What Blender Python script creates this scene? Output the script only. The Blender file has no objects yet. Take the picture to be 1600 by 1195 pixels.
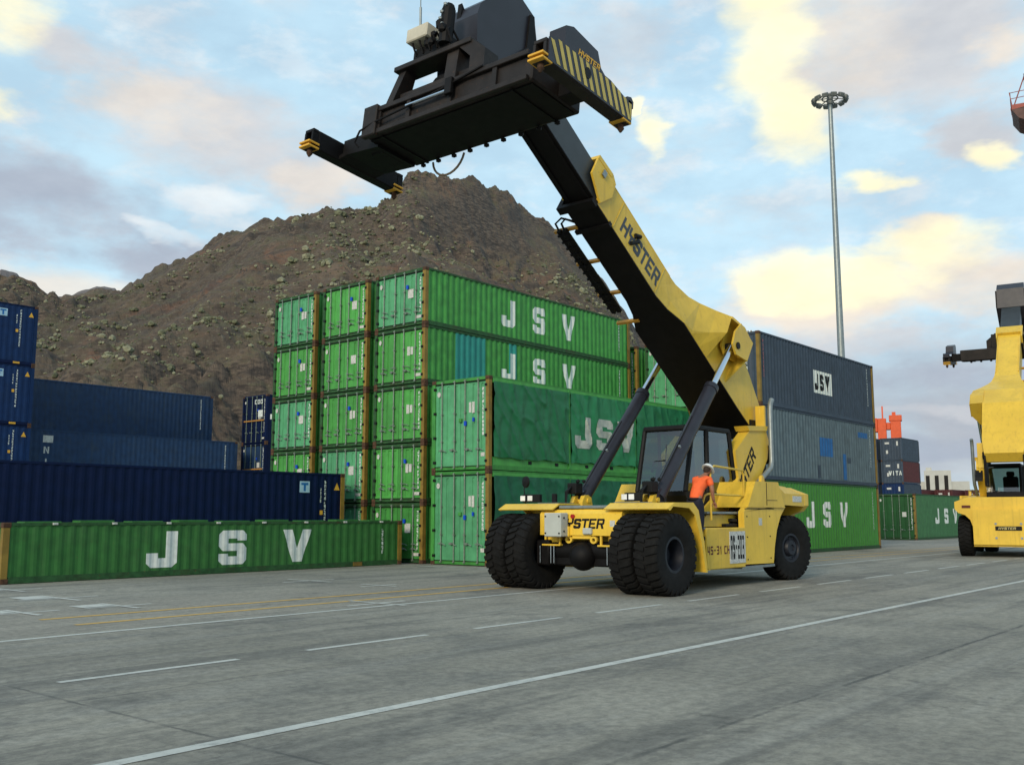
import bpy, bmesh, math, random
import numpy as np
from mathutils import Vector, Matrix, noise
R = math.radians
sc = bpy.context.scene
C = sc.collection
random.seed(7)

# ------------------------------------------------------------------ camera
CAMH, YAW, PITCH = 1.512, 0.698, 0.134
cd = bpy.data.cameras.new('camera'); cam = bpy.data.objects.new('camera', cd); C.objects.link(cam)
cd.sensor_width = 36; cd.lens = 36*1543.2/1600; cd.clip_end = 6000; cd.clip_start = .1
cam.location = (0, 0, CAMH)
fwd = Vector((math.cos(YAW)*math.cos(PITCH), math.sin(YAW)*math.cos(PITCH), math.sin(PITCH)))
cam.rotation_euler = fwd.to_track_quat('-Z', 'Y').to_euler()
sc.camera = cam

# ------------------------------------------------------------------ light, sky, exposure
SUN_AZ, SUN_EL = R(196), R(24)          # low sun behind thin cloud, from the left of the camera
sd = bpy.data.lights.new('sun', 'SUN'); sun = bpy.data.objects.new('sun', sd); C.objects.link(sun)
sd.energy = 1.5; sd.angle = R(14); sd.color = (1, .87, .68)
sdir = Vector((math.cos(SUN_AZ)*math.cos(SUN_EL), math.sin(SUN_AZ)*math.cos(SUN_EL), math.sin(SUN_EL)))
sun.rotation_euler = sdir.to_track_quat('Z', 'Y').to_euler(); sun.location = (-30, -20, 40)
sc.view_settings.view_transform = 'Standard'; sc.view_settings.look = 'None'
sc.view_settings.exposure = 0.62; sc.view_settings.gamma = 1
sc.cycles.max_bounces = 6; sc.cycles.diffuse_bounces = 3; sc.cycles.transparent_max_bounces = 8

class NT:
    """small helper to wire shader nodes"""
    def __init__(s, tree): s.t = tree; s.t.nodes.clear()
    def n(s, typ, **kw):
        nd = s.t.nodes.new(typ)
        for k, v in kw.items():
            if k == 'inp':
                for i, val in v.items():
                    if hasattr(val, 'is_output'): s.t.links.new(val, nd.inputs[i])
                    else: nd.inputs[i].default_value = val
            else: setattr(nd, k, v)
        return nd
    def math(s, op, a, b=0.0, c=None, clamp=False):
        inp = {0: a, 1: b}
        if c is not None: inp[2] = c
        nd = s.n('ShaderNodeMath', operation=op, inp=inp); nd.use_clamp = clamp
        return nd.outputs[0]
    def mix(s, f, a, b, blend='MIX'):
        nd = s.n('ShaderNodeMix', data_type='RGBA', blend_type=blend)
        for i, v in ((0, f), (6, a), (7, b)):
            if hasattr(v, 'is_output'): s.t.links.new(v, nd.inputs[i])
            else: nd.inputs[i].default_value = v if i == 0 else ((*v, 1) if len(v) == 3 else v)
        return nd.outputs[2]
    def noise(s, vec, scale, detail=4, rough=.55, dist=0.0):
        nd = s.n('ShaderNodeTexNoise', inp={'Scale': scale, 'Detail': detail, 'Roughness': rough, 'Distortion': dist})
        if vec is not None: s.t.links.new(vec, nd.inputs['Vector'])
        return nd.outputs[0]
    def ramp(s, f, a, b):   # smooth step between a and b
        nd = s.n('ShaderNodeMapRange', interpolation_type='SMOOTHSTEP', inp={0: f, 1: a, 2: b, 3: 0.0, 4: 1.0})
        return nd.outputs[0]

w = bpy.data.worlds.new('World'); sc.world = w; w.use_nodes = True
T = NT(w.node_tree)
sky = T.n('ShaderNodeTexSky', sky_type='NISHITA', sun_disc=False, sun_elevation=SUN_EL, sun_rotation=math.pi/2-SUN_AZ)
sky.dust_density = 1.5
geo = T.n('ShaderNodeTexCoord').outputs['Generated']
sep = T.n('ShaderNodeSeparateXYZ', inp={0: geo})
x_, y_, z_ = sep.outputs
az = T.math('MULTIPLY', T.math('ARCTAN2', y_, x_), 180/math.pi)
el = T.math('MULTIPLY', T.math('ARCSINE', z_), 180/math.pi)
vec = T.n('ShaderNodeCombineXYZ', inp={0: az, 1: el}).outputs[0]
vflat = T.n('ShaderNodeVectorMath', operation='MULTIPLY', inp={0: geo, 1: (1, 1, 2.2)}).outputs[0]
n_big = T.noise(vflat, 6.5, 7, .55, .1)
n_med = T.noise(vflat, 17.0, 6, .6, .1)
n_mix = T.math('ADD', T.math('MULTIPLY', n_big, .65), T.math('MULTIPLY', n_med, .35))
azw = T.math('ADD', az, T.math('MULTIPLY', T.math('SUBTRACT', T.noise(vflat, 7.0, 5, .55), .5), 7.0))
elw = T.math('ADD', el, T.math('MULTIPLY', T.math('SUBTRACT', T.noise(T.n('ShaderNodeVectorMath', operation='ADD', inp={0: vflat, 1: (5, 3, 1)}).outputs[0], 7.0, 5, .55), .5), 4.5))
def blob(a0, e0, wa, we, edge=1.15, tilt=0.0, amp=2.2):
    """soft elliptical cloud centred on azimuth a0, elevation e0 (degrees), edge broken up by noise"""
    da = T.math('SUBTRACT', azw, a0); de = T.math('SUBTRACT', elw, e0)
    de = T.math('SUBTRACT', de, T.math('MULTIPLY', da, tilt))
    r2 = T.math('ADD', T.math('POWER', T.math('ABSOLUTE', T.math('DIVIDE', da, wa)), 2.0),
                T.math('POWER', T.math('ABSOLUTE', T.math('DIVIDE', de, we)), 2.0))
    v = T.math('ADD', T.math('SUBTRACT', 1.0, r2), T.math('MULTIPLY', T.math('SUBTRACT', n_mix, .5), amp*2.0))
    return T.ramp(v, 0.0, edge)
def union(*b):
    o = b[0]
    for k in b[1:]: o = T.math('MAXIMUM', o, k)
    return o
SK = dict(blue=(3.9, 5.5, 6.4), blue2=(3.1, 4.6, 6.0), grey=(4.3, 4.4, 4.6), lav=(2.95, 3.35, 4.0), white=(6.0, 6.3, 6.4), cream=(7.7, 7.1, 4.8), peach=(5.8, 5.25, 4.6), dim=(3.1, 3.3, 3.7))
# clear sky: Nishita blended with a thin high veil that grows deeper towards the zenith
veil = T.mix(T.ramp(el, 14.0, 60.0), SK['blue'], SK['blue2'])
col = T.mix(.86, sky.outputs[0], veil)
def lay(c, amt, mask, colr): return T.mix(T.math('MULTIPLY', mask, amt), c, SK[colr])
col = lay(col, .45, T.ramp(n_mix, .47, .66), 'grey')
col = lay(col, .40, T.ramp(n_med, .48, .72), 'white')
# cloud masses round the horizon, by azimuth and elevation
col = lay(col, .95, union(blob(58, 21.3, 9.0, 3.6, 1.0, 0, 1.3), blob(52, 19.3, 5, 2.6), blob(65, 24, 4, 1.6)), 'grey')
col = lay(col, .60, union(blob(60.5, 21.8, 6, 2.2), blob(51.5, 18.8, 3.5, 1.8)), 'peach')
col = lay(col, .90, union(blob(69.5, 25.8, 3.6, 3.0, 1.1, 0, 1.2), blob(70.5, 21.0, 3.5, 1.6)), 'cream')
col = lay(col, .97, union(blob(66.5, 16.6, 9, 3.0, 1.0, 0, 1.3), blob(61.5, 14.4, 7, 2.0), blob(70, 14.5, 8, 2.6)), 'lav')
col = lay(col, .65, union(blob(57.0, 17.4, 3.6, .9), blob(60.0, 15.7, 3.0, .6)), 'white')
col = lay(col, .90, blob(66, 11.4, 11, 1.8, 1.2, 0, .5), 'peach')
col = lay(col, .45, union(blob(35, 26, 6, 3.2), blob(33, 17.3, 3, 1.0)), 'grey')
col = lay(col, .92, union(blob(17.0, 25.0, 7.0, 5.0, 1.0, 0, 1.3), blob(14, 20.0, 3.2, 2.0)), 'grey')
col = lay(col, .85, union(blob(21.0, 25.5, 5.0, 5.2, 1.3, 0, 1.2), blob(12.5, 24, 2.2, 1.6)), 'peach')
col = lay(col, 1.0, union(blob(24.2, 25.0, 3.0, 5.0, 1.0, 0, .9), blob(23.4, 21.4, 2.8, 2.8, 1.0, 0, .9), blob(24.5, 28.2, 3.4, 3.4, 1.0, 0, .9)), 'cream')
col = lay(col, .95, union(blob(31.2, 21.9, 1.4, 1.3, 1.4), blob(13.2, 18.4, 1.4, 1.0), blob(19.4, 18.4, 2.2, .7), blob(32.6, 23.0, .8, .6)), 'cream')
col = lay(col, .95, blob(16, 5.6, 14, 6.2, 1.2, 0, .8), 'dim')
col = lay(col, .70, union(blob(14, 7.4, 9, 1.1), blob(18, 3.2, 9, .7)), 'lav')
col = lay(col, .75, union(blob(19, 9.6, 5.5, 1.0), blob(14.5, 5.2, 8, .6)), 'grey')
col = lay(col, .97, union(blob(21.5, 11.9, 8.0, 2.3, 1.0, 0, 1.2), blob(14.5, 12.4, 6.0, 2.2, 1.0, 0, 1.2), blob(16.3, 14.9, 2.4, 1.5, .9, 0, 1.2)), 'peach')
col = lay(col, .88, union(blob(21.5, 12.9, 7.2, 1.9, 1.1, 0, 1.1), blob(16.0, 14.1, 4.2, 2.0, 1.1, 0, 1.1), blob(25.5, 12.4, 2.4, 1.1)), 'cream')
col = T.mix(.5, col, T.mix(T.ramp(T.noise(vflat, 8.0, 7, .6), .3, .7), (.80, .82, .86), (1.16, 1.15, 1.12)), 'MULTIPLY')
bg = T.n('ShaderNodeBackground', inp={0: col, 1: .1})
T.t.links.new(bg.outputs[0], T.n('ShaderNodeOutputWorld').inputs[0])

# ------------------------------------------------------------------ materials
MATS = {}
def mat(name, color, rough=.6, metal=0.0, var=.12, scale=3.0, dirt=None, dirt_amt=0.0, streak=0.0, speck=0.0, speck_col=(.12, .045, .02), bump=0.0, bscale=40.0, coat=0.0, spec=.35):
    if name in MATS: return MATS[name]
    m = bpy.data.materials.new(name); m.use_nodes = True; MATS[name] = m
    t = NT(m.node_tree)
    co = t.n('ShaderNodeTexCoord').outputs['Object']
    info = t.n('ShaderNodeObjectInfo')
    off = t.n('ShaderNodeVectorMath', operation='ADD', inp={0: co, 1: t.n('ShaderNodeCombineXYZ', inp={0: t.math('MULTIPLY', info.outputs['Random'], 40.0)}).outputs[0]}).outputs[0]
    c = t.mix(t.ramp(t.noise(off, scale, 5, .6), .3, .7), tuple(k*(1-var) for k in color), tuple(min(1, k*(1+var)) for k in color))
    if streak:
        sv = t.n('ShaderNodeVectorMath', operation='MULTIPLY', inp={0: off, 1: (9, 9, .55)}).outputs[0]
        c = t.mix(t.math('MULTIPLY', t.ramp(t.noise(sv, 1.0, 4, .6), .5, .78), streak), c, dirt or tuple(k*.35 for k in color))
    c = t.mix(1.0, c, t.mix(info.outputs['Random'], (.86, .86, .86), (1.12, 1.12, 1.12)), 'MULTIPLY') if streak else c
    if dirt_amt:
        c = t.mix(t.math('MULTIPLY', t.ramp(t.noise(off, 1.1, 6, .65), .48, .75), dirt_amt), c, dirt or tuple(k*.4 for k in color))
    if speck:
        c = t.mix(t.math('MULTIPLY', t.ramp(t.noise(off, 14.0, 4, .7), .63, .70), speck), c, speck_col)
    b = t.n('ShaderNodeBsdfPrincipled', inp={'Roughness': rough, 'Metallic': metal, 'Base Color': c, 'Specular IOR Level': spec})
    r = t.math('ADD', rough-.08, t.math('MULTIPLY', t.noise(off, 6.0, 4), .16)); t.t.links.new(r, b.inputs['Roughness'])
    if coat: b.inputs['Coat Weight'].default_value = coat
    if bump:
        bn = t.n('ShaderNodeBump', inp={'Strength': bump, 'Distance': .01, 'Height': t.noise(off, bscale, 4)})
        t.t.links.new(bn.outputs[0], b.inputs['Normal'])
    t.t.links.new(b.outputs[0], t.n('ShaderNodeOutputMaterial').inputs[0])
    return m
def glass_mat(name, tint=(.55, .65, .62), alpha=.55):
    m = bpy.data.materials.new(name); m.use_nodes = True; t = NT(m.node_tree)
    g = t.n('ShaderNodeBsdfGlossy', inp={'Roughness': .03, 'Color': (.9, .95, 1, 1)})
    tr = t.n('ShaderNodeBsdfTransparent', inp={'Color': (*tint, 1)})
    f = t.n('ShaderNodeFresnel', inp={'IOR': 1.6})
    mx = t.n('ShaderNodeMixShader', inp={0: t.math('ADD', f.outputs[0], .06, clamp=True)})
    t.t.links.new(tr.outputs[0], mx.inputs[1]); t.t.links.new(g.outputs[0], mx.inputs[2])
    t.t.links.new(mx.outputs[0], t.n('ShaderNodeOutputMaterial').inputs[0]); return m

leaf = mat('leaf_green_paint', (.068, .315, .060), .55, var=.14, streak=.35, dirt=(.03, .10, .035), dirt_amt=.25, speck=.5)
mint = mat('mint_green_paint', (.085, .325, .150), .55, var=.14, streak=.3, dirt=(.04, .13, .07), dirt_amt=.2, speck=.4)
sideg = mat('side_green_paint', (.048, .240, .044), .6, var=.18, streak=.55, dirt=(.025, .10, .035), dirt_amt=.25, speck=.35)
lowg = mat('low_container_green_paint', (.030, .140, .028), .65, var=.16, streak=.35, dirt=(.05, .13, .045), dirt_amt=.35, speck=.3)
limeg = mat('lime_green_paint', (.046, .200, .030), .55, var=.12, streak=.2, dirt=(.03, .09, .025), dirt_amt=.2, speck=.2)
tealp = mat('teal_repaint', (.022, .230, .200), .6, var=.1, streak=.2)
tarp = mat('tarpaulin_green', (.013, .155, .055), .42, var=.08, scale=1.0, streak=.10, dirt_amt=.08, dirt=(.02, .16, .08))
tarpd = mat('tarpaulin_dark_green', (.009, .110, .050), .55, var=.15, scale=2.0, dirt_amt=.2)
navy = mat('navy_blue_paint', (.0022, .0085, .040), .6, spec=.15, var=.15, streak=.25, dirt=(.004, .008, .02), dirt_amt=.2)
navy2 = mat('mid_blue_paint', (.005, .024, .085), .6, spec=.2, var=.15, streak=.3, dirt=(.01, .02, .035), dirt_amt=.3)
slate = mat('faded_blue_paint', (.009, .034, .090), .65, var=.2, streak=.45, dirt=(.03, .045, .055), dirt_amt=.4)
cgrey = mat('dark_slate_paint', (.040, .060, .086), .65, var=.16, streak=.5, dirt=(.02, .028, .036), dirt_amt=.4, speck=.35)
cblue = mat('pale_slate_paint', (.105, .150, .170), .7, var=.14, streak=.6, dirt=(.045, .06, .07), dirt_amt=.4, speck=.4)
maroon = mat('maroon_paint', (.075, .018, .018), .6, var=.2, streak=.4)
ochre = mat('ochre_post_paint', (.215, .140, .024), .6, var=.2, streak=.3, dirt=(.10, .045, .015), dirt_amt=.55, speck=.9)
rust = mat('rusty_steel', (.075, .036, .018), .8, var=.4, scale=9, bump=.3, dirt_amt=.4, dirt=(.02, .012, .008))
dkgreen = mat('grimy_green_rail', (.020, .075, .022), .7, var=.3, scale=6, dirt_amt=.6, dirt=(.045, .025, .012), speck=.9)
rodm = mat('galvanised_rod', (.20, .25, .20), .5, .4, var=.25, scale=20)
white = mat('white_marking_paint', (.60, .64, .60), .6, var=.08, scale=8, dirt_amt=.35, dirt=(.30, .42, .32))
offw = mat('label_white', (.50, .50, .46), .6, var=.25, scale=25)
yelmark = mat('yellow_warning_mark', (.70, .38, .04), .6)
bluem = mat('blue_seal', (.005, .06, .50), .5)
bluep = mat('blue_patch', (.018, .105, .28), .6, var=.15)
blackm = mat('black_mark', (.008, .008, .008), .6, spec=.2)
black = mat('black_machine_paint', (.0045, .0040, .0042), .6, var=.3, scale=4, dirt_amt=.25, dirt=(.011, .009, .007), spec=.18)
brownblack = mat('spreader_dark_paint', (.017, .0135, .012), .55, spec=.25, var=.25, scale=4, dirt_amt=.5, dirt=(.045, .034, .027), speck=.4)
greysteel = mat('dark_grey_boom_paint', (.035, .042, .046), .42, var=.15, scale=3, dirt_amt=.25)
headm = mat('boom_head_paint', (.020, .020, .027), .4, var=.15, scale=3)
yellow = mat('machine_yellow_paint', (.72, .47, .046), .45, var=.10, scale=2.2, streak=.30, dirt=(.26, .15, .03), dirt_amt=.38, speck=.35, speck_col=(.16, .09, .03), coat=.08)
orange = mat('crane_orange_paint', (.62, .085, .02), .55, var=.1)
chrome = mat('chrome_rod', (.62, .66, .70), .16, 1.0, var=.05)
rubber = mat('tyre_rubber', (.0075, .0073, .0070), .85, spec=.2, var=.3, scale=8, dirt_amt=.35, dirt=(.018, .017, .015), bump=.25, bscale=60)
rimm = mat('wheel_rim_paint', (.010, .012, .018), .5, var=.3, scale=8)
galv = mat('galvanised_steel', (.24, .27, .27), .45, .5, var=.12, scale=5)
boxgrey = mat('cabinet_grey', (.42, .44, .40), .5, var=.06)
creamm = mat('cream_cover', (.50, .46, .36), .6, var=.1)
redm = mat('red_enamel', (.35, .012, .012), .4)
redtxt = mat('red_brown_lettering', (.10, .010, .008), .6)
lampg = mat('lamp_lens', (.75, .75, .72), .2)
glass = glass_mat('cab_glass', (.36, .45, .42))
innerm = mat('cab_interior', (.014, .014, .015), .7)
concm = mat('building_render', (.46, .46, .42), .8, var=.08, scale=.4)

# ------------------------------------------------------------------ mesh helpers
class MB:
    def __init__(s): s.bm = bmesh.new()
    def box(s, x0, x1, y0, y1, z0, z1, bev=0.0, M=None):
        r = bmesh.ops.create_cube(s.bm, size=1.0); vs = r['verts']
        for v in vs: v.co = Vector(((x0+x1)/2+v.co.x*(x1-x0), (y0+y1)/2+v.co.y*(y1-y0), (z0+z1)/2+v.co.z*(z1-z0)))
        if bev:
            es = list({e for v in vs for e in v.link_edges})
            r2 = bmesh.ops.bevel(s.bm, geom=es, offset=bev, segments=1, affect='EDGES', profile=.5)
            vs = list({v for f in r2['faces'] for v in f.verts} | {v for v in vs if v.is_valid})
        if M: 
            for v in vs: v.co = M @ v.co
        return s
    def prism(s, poly, axis, a0, a1, M=None):
        """extrude a 2D polygon along an axis; axis 'y': poly=(x,z); 'x': poly=(y,z); 'z': poly=(x,y)"""
        def P(p, a):
            if axis == 'y': v = Vector((p[0], a, p[1]))
            elif axis == 'x': v = Vector((a, p[0], p[1]))
            else: v = Vector((p[0], p[1], a))
            return M @ v if M else v
        A = [s.bm.verts.new(P(p, a0)) for p in poly]; B = [s.bm.verts.new(P(p, a1)) for p in poly]
        n = len(poly)
        s.bm.faces.new(A); s.bm.faces.new(B[::-1])
        for i in range(n): s.bm.faces.new((A[i], B[i], B[(i+1) % n], A[(i+1) % n]))
        return s
    def loft(s, rings, cap=True, closed=True):
        L = [[s.bm.verts.new(Vector(p)) for p in r] for r in rings]
        n = len(rings[0])
        for a, b in zip(L, L[1:]):
            for i in range(n if closed else n-1): s.bm.faces.new((a[i], a[(i+1) % n], b[(i+1) % n], b[i]))
        if cap: s.bm.faces.new(L[0][::-1]); s.bm.faces.new(L[-1])
        return s
    def tube(s, pts, r, n=10, r2=None):
        pts = [Vector(p) for p in pts]; rings = []
        for i, p in enumerate(pts):
            d = (pts[min(i+1, len(pts)-1)]-pts[max(i-1, 0)]).normalized()
            u = d.orthogonal().normalized() if i == 0 else (u - d*u.dot(d)).normalized()
            v = d.cross(u); rr = r if r2 is None else r+(r2-r)*i/(len(pts)-1)
            rings.append([p+(u*math.cos(2*math.pi*k/n)+v*math.sin(2*math.pi*k/n))*rr for k in range(n)])
        return s.loft(rings)
    def ball(s, c, r, sc_=(1, 1, 1), sub=2):
        q = bmesh.ops.create_icosphere(s.bm, subdivisions=sub, radius=r)
        for v in q['verts']: v.co = Vector((v.co.x*sc_[0]+c[0], v.co.y*sc_[1]+c[1], v.co.z*sc_[2]+c[2]))
        return s
    def lathe_y(s, prof, c, n=48):
        """prof: (radius, y) pairs turned round the Y axis at centre c"""
        rings = []
        for k in range(n):
            a = 2*math.pi*k/n
            rings.append([(c[0]+r*math.cos(a), c[1]+y, c[2]+r*math.sin(a)) for r, y in prof])
        L = [[s.bm.verts.new(p) for p in r] for r in rings]; m = len(prof)
        for k in range(n):
            a, b = L[k], L[(k+1) % n]
            for i in range(m-1): s.bm.faces.new((a[i], a[i+1], b[i+1], b[i]))
        return s
    def quad(s, *p):
        s.bm.faces.new([s.bm.verts.new(Vector(q)) for q in p]); return s
    def mesh(s, name, m, smooth=False, fix=True, weld=False):
        if weld: bmesh.ops.remove_doubles(s.bm, verts=s.bm.verts, dist=1e-4)
        if fix: bmesh.ops.recalc_face_normals(s.bm, faces=s.bm.faces)
        if smooth:
            for f in s.bm.faces: f.smooth = True
            for e in s.bm.edges:
                if len(e.link_faces) == 2 and e.calc_face_angle(0) > R(38): e.smooth = False
        me = bpy.data.meshes.new(name); s.bm.to_mesh(me); s.bm.free(); me.materials.append(m); return me
    def build(s, name, m, parent=None, smooth=False, fix=True, weld=False):
        o = bpy.data.objects.new(name, s.mesh(name, m, smooth, fix, weld)); C.objects.link(o); o.parent = parent; return o
def tag(o, label=None, cat=None, group=None, kind=None):
    for k, v in (('label', label), ('category', cat), ('group', group), ('kind', kind)):
        if v: o[k] = v
    return o
def empty(name, loc, rz=0.0):
    o = bpy.data.objects.new(name, None); C.objects.link(o); o.location = loc; o.rotation_euler = (0, 0, rz); o.empty_display_size = .3; return o
def put(name, me, parent=None, loc=(0, 0, 0)):
    o = bpy.data.objects.new(name, me); C.objects.link(o); o.parent = parent; o.location = loc; return o

# block letters as polygons in a unit cell: width about .8, height 1
def rect(a, b, c, d): return [(a, c), (b, c), (b, d), (a, d)]
LET = {
 'J': [rect(.50, .80, .26, 1), [(0, .12), (.12, 0), (.68, 0), (.80, .12), (.80, .26), (0, .26)], rect(0, .30, .26, .40)],
 'S': [[(.12, 0), (.70, 0), (.82, .12), (.82, .24), (0, .24), (0, .12)], rect(0, .28, .24, .32), rect(.54, .82, .24, .40), [(.0, .62), (.0, .54), (.12, .40), (.82, .40), (.82, .48), (.70, .62)], rect(0, .28, .62, .76), rect(.54, .82, .70, .76), [(0, .76), (.82, .76), (.82, .88), (.70, 1), (.12, 1), (0, .88)]],
 'V': [[(0, 1), (.32, 0), (.47, 0), (.47, .42), (.30, 1)], [(.94, 1), (.64, 1), (.47, .42), (.47, 0), (.62, 0)]],
 'H': [rect(0, .22, 0, 1), rect(.22, .60, .40, .60), rect(.60, .82, 0, 1)],
 'Y': [rect(.30, .52, 0, .42), [(0, 1), (0, .58), (.22, .62), (.22, 1)], [(0, .58), (.14, .42), (.68, .42), (.82, .58), (.60, .62), (.22, .62)], [(.60, .62), (.82, .58), (.82, 1), (.60, 1)]],
 'T': [rect(.30, .52, 0, .78), rect(0, .82, .78, 1)],
 'E': [rect(0, .22, .20, .80), [(0, 0), (.78, 0), (.78, .20), (0, .20)], rect(.22, .66, .41, .59), rect(0, .78, .80, 1)],
 'R': [rect(0, .22, 0, 1), rect(.22, .60, .80, 1), [(.60, 1), (.60, .40), (.74, .40), (.82, .50), (.82, .90), (.72, 1)], rect(.22, .60, .40, .58), [(.42, .40), (.60, .0), (.84, 0), (.68, .40)]],
 '0': [rect(0, .22, 0, 1), rect(.58, .80, 0, 1), rect(.22, .58, 0, .18), rect(.22, .58, .82, 1)],
 '1': [rect(.26, .50, 0, 1), rect(.10, .26, .70, .86)],
 '2': [rect(0, .78, 0, .18), rect(0, .22, .18, .42), rect(0, .78, .42, .58), rect(.56, .78, .58, .82), rect(0, .78, .82, 1)],
 '3': [rect(0, .56, 0, .18), rect(.56, .78, 0, 1), rect(.12, .56, .42, .58), rect(0, .56, .82, 1)],
 '4': [rect(.50, .72, 0, 1), rect(0, .50, .28, .46), rect(0, .22, .46, 1)],
 '5': [rect(0, .78, 0, .18), rect(.56, .78, .18, .42), rect(0, .78, .42, .60), rect(0, .22, .60, .82), rect(0, .78, .82, 1)],
 'C': [rect(0, .22, 0, 1), rect(.22, .78, 0, .18), rect(.22, .78, .82, 1)],
 'O': [rect(0, .22, 0, 1), rect(.58, .80, 0, 1), rect(.22, .58, 0, .18), rect(.22, .58, .82, 1)],
 'I': [rect(.28, .50, 0, 1)], 'N': [rect(0, .22, 0, 1), rect(.58, .80, 0, 1), [(.22, 1), (.22, .72), (.58, 0), (.58, .28)]],
 'A': [[(0, 0), (.30, 1), (.54, 1), (.84, 0), (.62, 0), (.42, .74), (.22, 0)], rect(.24, .60, .22, .38)],
 '-': [rect(.10, .62, .42, .60)], ' ': []}
def text_polys(txt, h, wid=1.0, gap=.16, slant=0.0):
    out = []; u = 0.0
    for ch in txt:
        for p in LET[ch]: out.append([((u+a*wid+b*slant)*h, b*h) for a, b in p])
        u += (.82*wid+gap) if ch != ' ' else .45
    return out, (u-gap)*h
def text_mesh(polys, fn):
    """fn maps (u, v) to a 3D point"""
    b = bmesh.new()
    for p in polys:
        b.faces.new([b.verts.new(Vector((q[0], q[1], 0))) for q in p])
    bmesh.ops.triangulate(b, faces=b.faces[:])
    for v in b.verts: v.co = Vector(fn(v.co.x, v.co.y))
    m = MB(); m.bm.free(); m.bm = b; return m
def glyph_column(n, h, wd, seed, vertical=True, dens=.62):
    """a column or row of small marks too small to be read in the photograph"""
    rr = random.Random(seed); out = []
    for i in range(n):
        for a in range(3):
            for b in range(4):
                if rr.random() < dens:
                    if vertical: out.append(rect(a*wd/3, (a+.95)*wd/3, -i*h-(b+.95)*h/5, -i*h-b*h/5))
                    else: out.append(rect(i*wd*1.2+a*wd/3, i*wd*1.2+(a+.95)*wd/3, b*h/4, (b+.95)*h/4))
    return out

# ------------------------------------------------------------------ ground, markings
def ground_mat():
    m = bpy.data.materials.new('concrete_yard'); m.use_nodes = True; t = NT(m.node_tree)
    p = t.n('ShaderNodeNewGeometry').outputs['Position']
    sp = t.n('ShaderNodeSeparateXYZ', inp={0: p}); X, Y = sp.outputs[0], sp.outputs[1]
    big = t.noise(p, .16, 8, .62); mid = t.noise(p, .8, 10, .7); fine = t.noise(p, 9.0, 12, .8)
    st = t.noise(t.n('ShaderNodeVectorMath', operation='MULTIPLY', inp={0: p, 1: (.10, 1.5, 1)}).outputs[0], 1.0, 8, .65)
    c = t.mix(t.ramp(big, .32, .68), (.208, .195, .155), (.300, .280, .225))
    c = t.mix(t.math('MULTIPLY', t.ramp(mid, .45, .66), .6), c, (.128, .125, .108))
    c = t.mix(t.math('MULTIPLY', t.ramp(st, .48, .62), .6), c, (.105, .102, .088))
    c = t.mix(t.math('MULTIPLY', t.ramp(t.noise(t.n('ShaderNodeVectorMath', operation='MULTIPLY', inp={0: p, 1: (.05, .9, 1)}).outputs[0], 2.0, 8, .7), .5, .62), .35), c, (.30, .29, .25))
    far = t.math('MULTIPLY', t.ramp(Y, 12.7, 13.2), t.math('SUBTRACT', 1.0, t.ramp(Y, 16.8, 17.4)))
    c = t.mix(t.math('MULTIPLY', far, .6), c, (.280, .255, .205))
    tm = t.noise(t.n('ShaderNodeVectorMath', operation='MULTIPLY', inp={0: p, 1: (.035, 2.6, 1)}).outputs[0], 1.0, 5, .6, .4)
    c = t.mix(t.math('MULTIPLY', t.ramp(tm, .60, .70), .35), c, (.062, .060, .054))
    slab = t.n('ShaderNodeTexWhiteNoise', noise_dimensions='2D', inp={0: t.n('ShaderNodeVectorMath', operation='FLOOR', inp={0: t.n('ShaderNodeVectorMath', operation='MULTIPLY', inp={0: t.n('ShaderNodeVectorMath', operation='SUBTRACT', inp={0: p, 1: (4.1, 3.6, 0)}).outputs[0], 1: (1/4.65, 1/4.55, 0)}).outputs[0]}).outputs[0]})
    c = t.mix(t.math('MULTIPLY', slab.outputs[0], .16), c, (.10, .10, .09))
    # oil and tyre stains
    c = t.mix(t.math('MULTIPLY', t.ramp(t.noise(p, .38, 10, .75, .4), .54, .66), .6), c, (.075, .075, .068))
    c = t.mix(t.math('MULTIPLY', t.ramp(t.noise(p, 1.7, 8, .8, .4), .60, .68), .45), c, (.060, .058, .050))
    c = t.mix(t.ramp(fine, .38, .62), t.mix(1.0, c, (.78, .78, .78), 'MULTIPLY'), t.mix(1.0, c, (1.24, 1.24, 1.22), 'MULTIPLY'))
    c = t.mix(t.math('MULTIPLY', t.ramp(t.noise(p, 38.0, 4, .8), .58, .70), .5), c, (.07, .07, .062))
    wob = t.math('MULTIPLY', t.math('SUBTRACT', t.noise(p, 2.6, 8, .75), .5), .12)
    brk = t.ramp(t.noise(p, 1.2, 5, .7), .36, .56)
    def joint(coord, pos, wd, amt):
        d = t.math('ABSOLUTE', t.math('SUBTRACT', t.math('ADD', coord, wob), pos))
        return t.math('MULTIPLY', t.math('MULTIPLY', t.math('SUBTRACT', 1.0, t.ramp(d, wd*.2, wd)), brk), amt)
    for co, pos, wd, amt in ((Y, 3.6, .04, .7), (X, 4.1, .03, .6), (Y, 8.15, .03, .4), (Y, 13.1, .04, .4), (Y, 17.4, .04, .5), (X, 8.75, .018, .45), (X, 20.6, .03, .4), (X, 12.6, .02, .25), (Y, -1.0, .05, .7)):
        c = t.mix(joint(co, pos, wd, amt), c, (.035, .037, .036))
    b = t.n('ShaderNodeBsdfPrincipled', inp={'Base Color': c, 'Roughness': .88})
    bn = t.n('ShaderNodeBump', inp={'Strength': .6, 'Distance': .012, 'Height': t.noise(p, 26.0, 10, .8)})
    t.t.links.new(bn.outputs[0], b.inputs['Normal'])
    t.t.links.new(b.outputs[0], t.n('ShaderNodeOutputMaterial').inputs[0]); return m
g = MB(); g.quad((-400, -400, 0), (2500, -400, 0), (2500, 2500, 0), (-400, 2500, 0))
tag(g.build('ground', ground_mat()), kind='structure')
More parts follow.
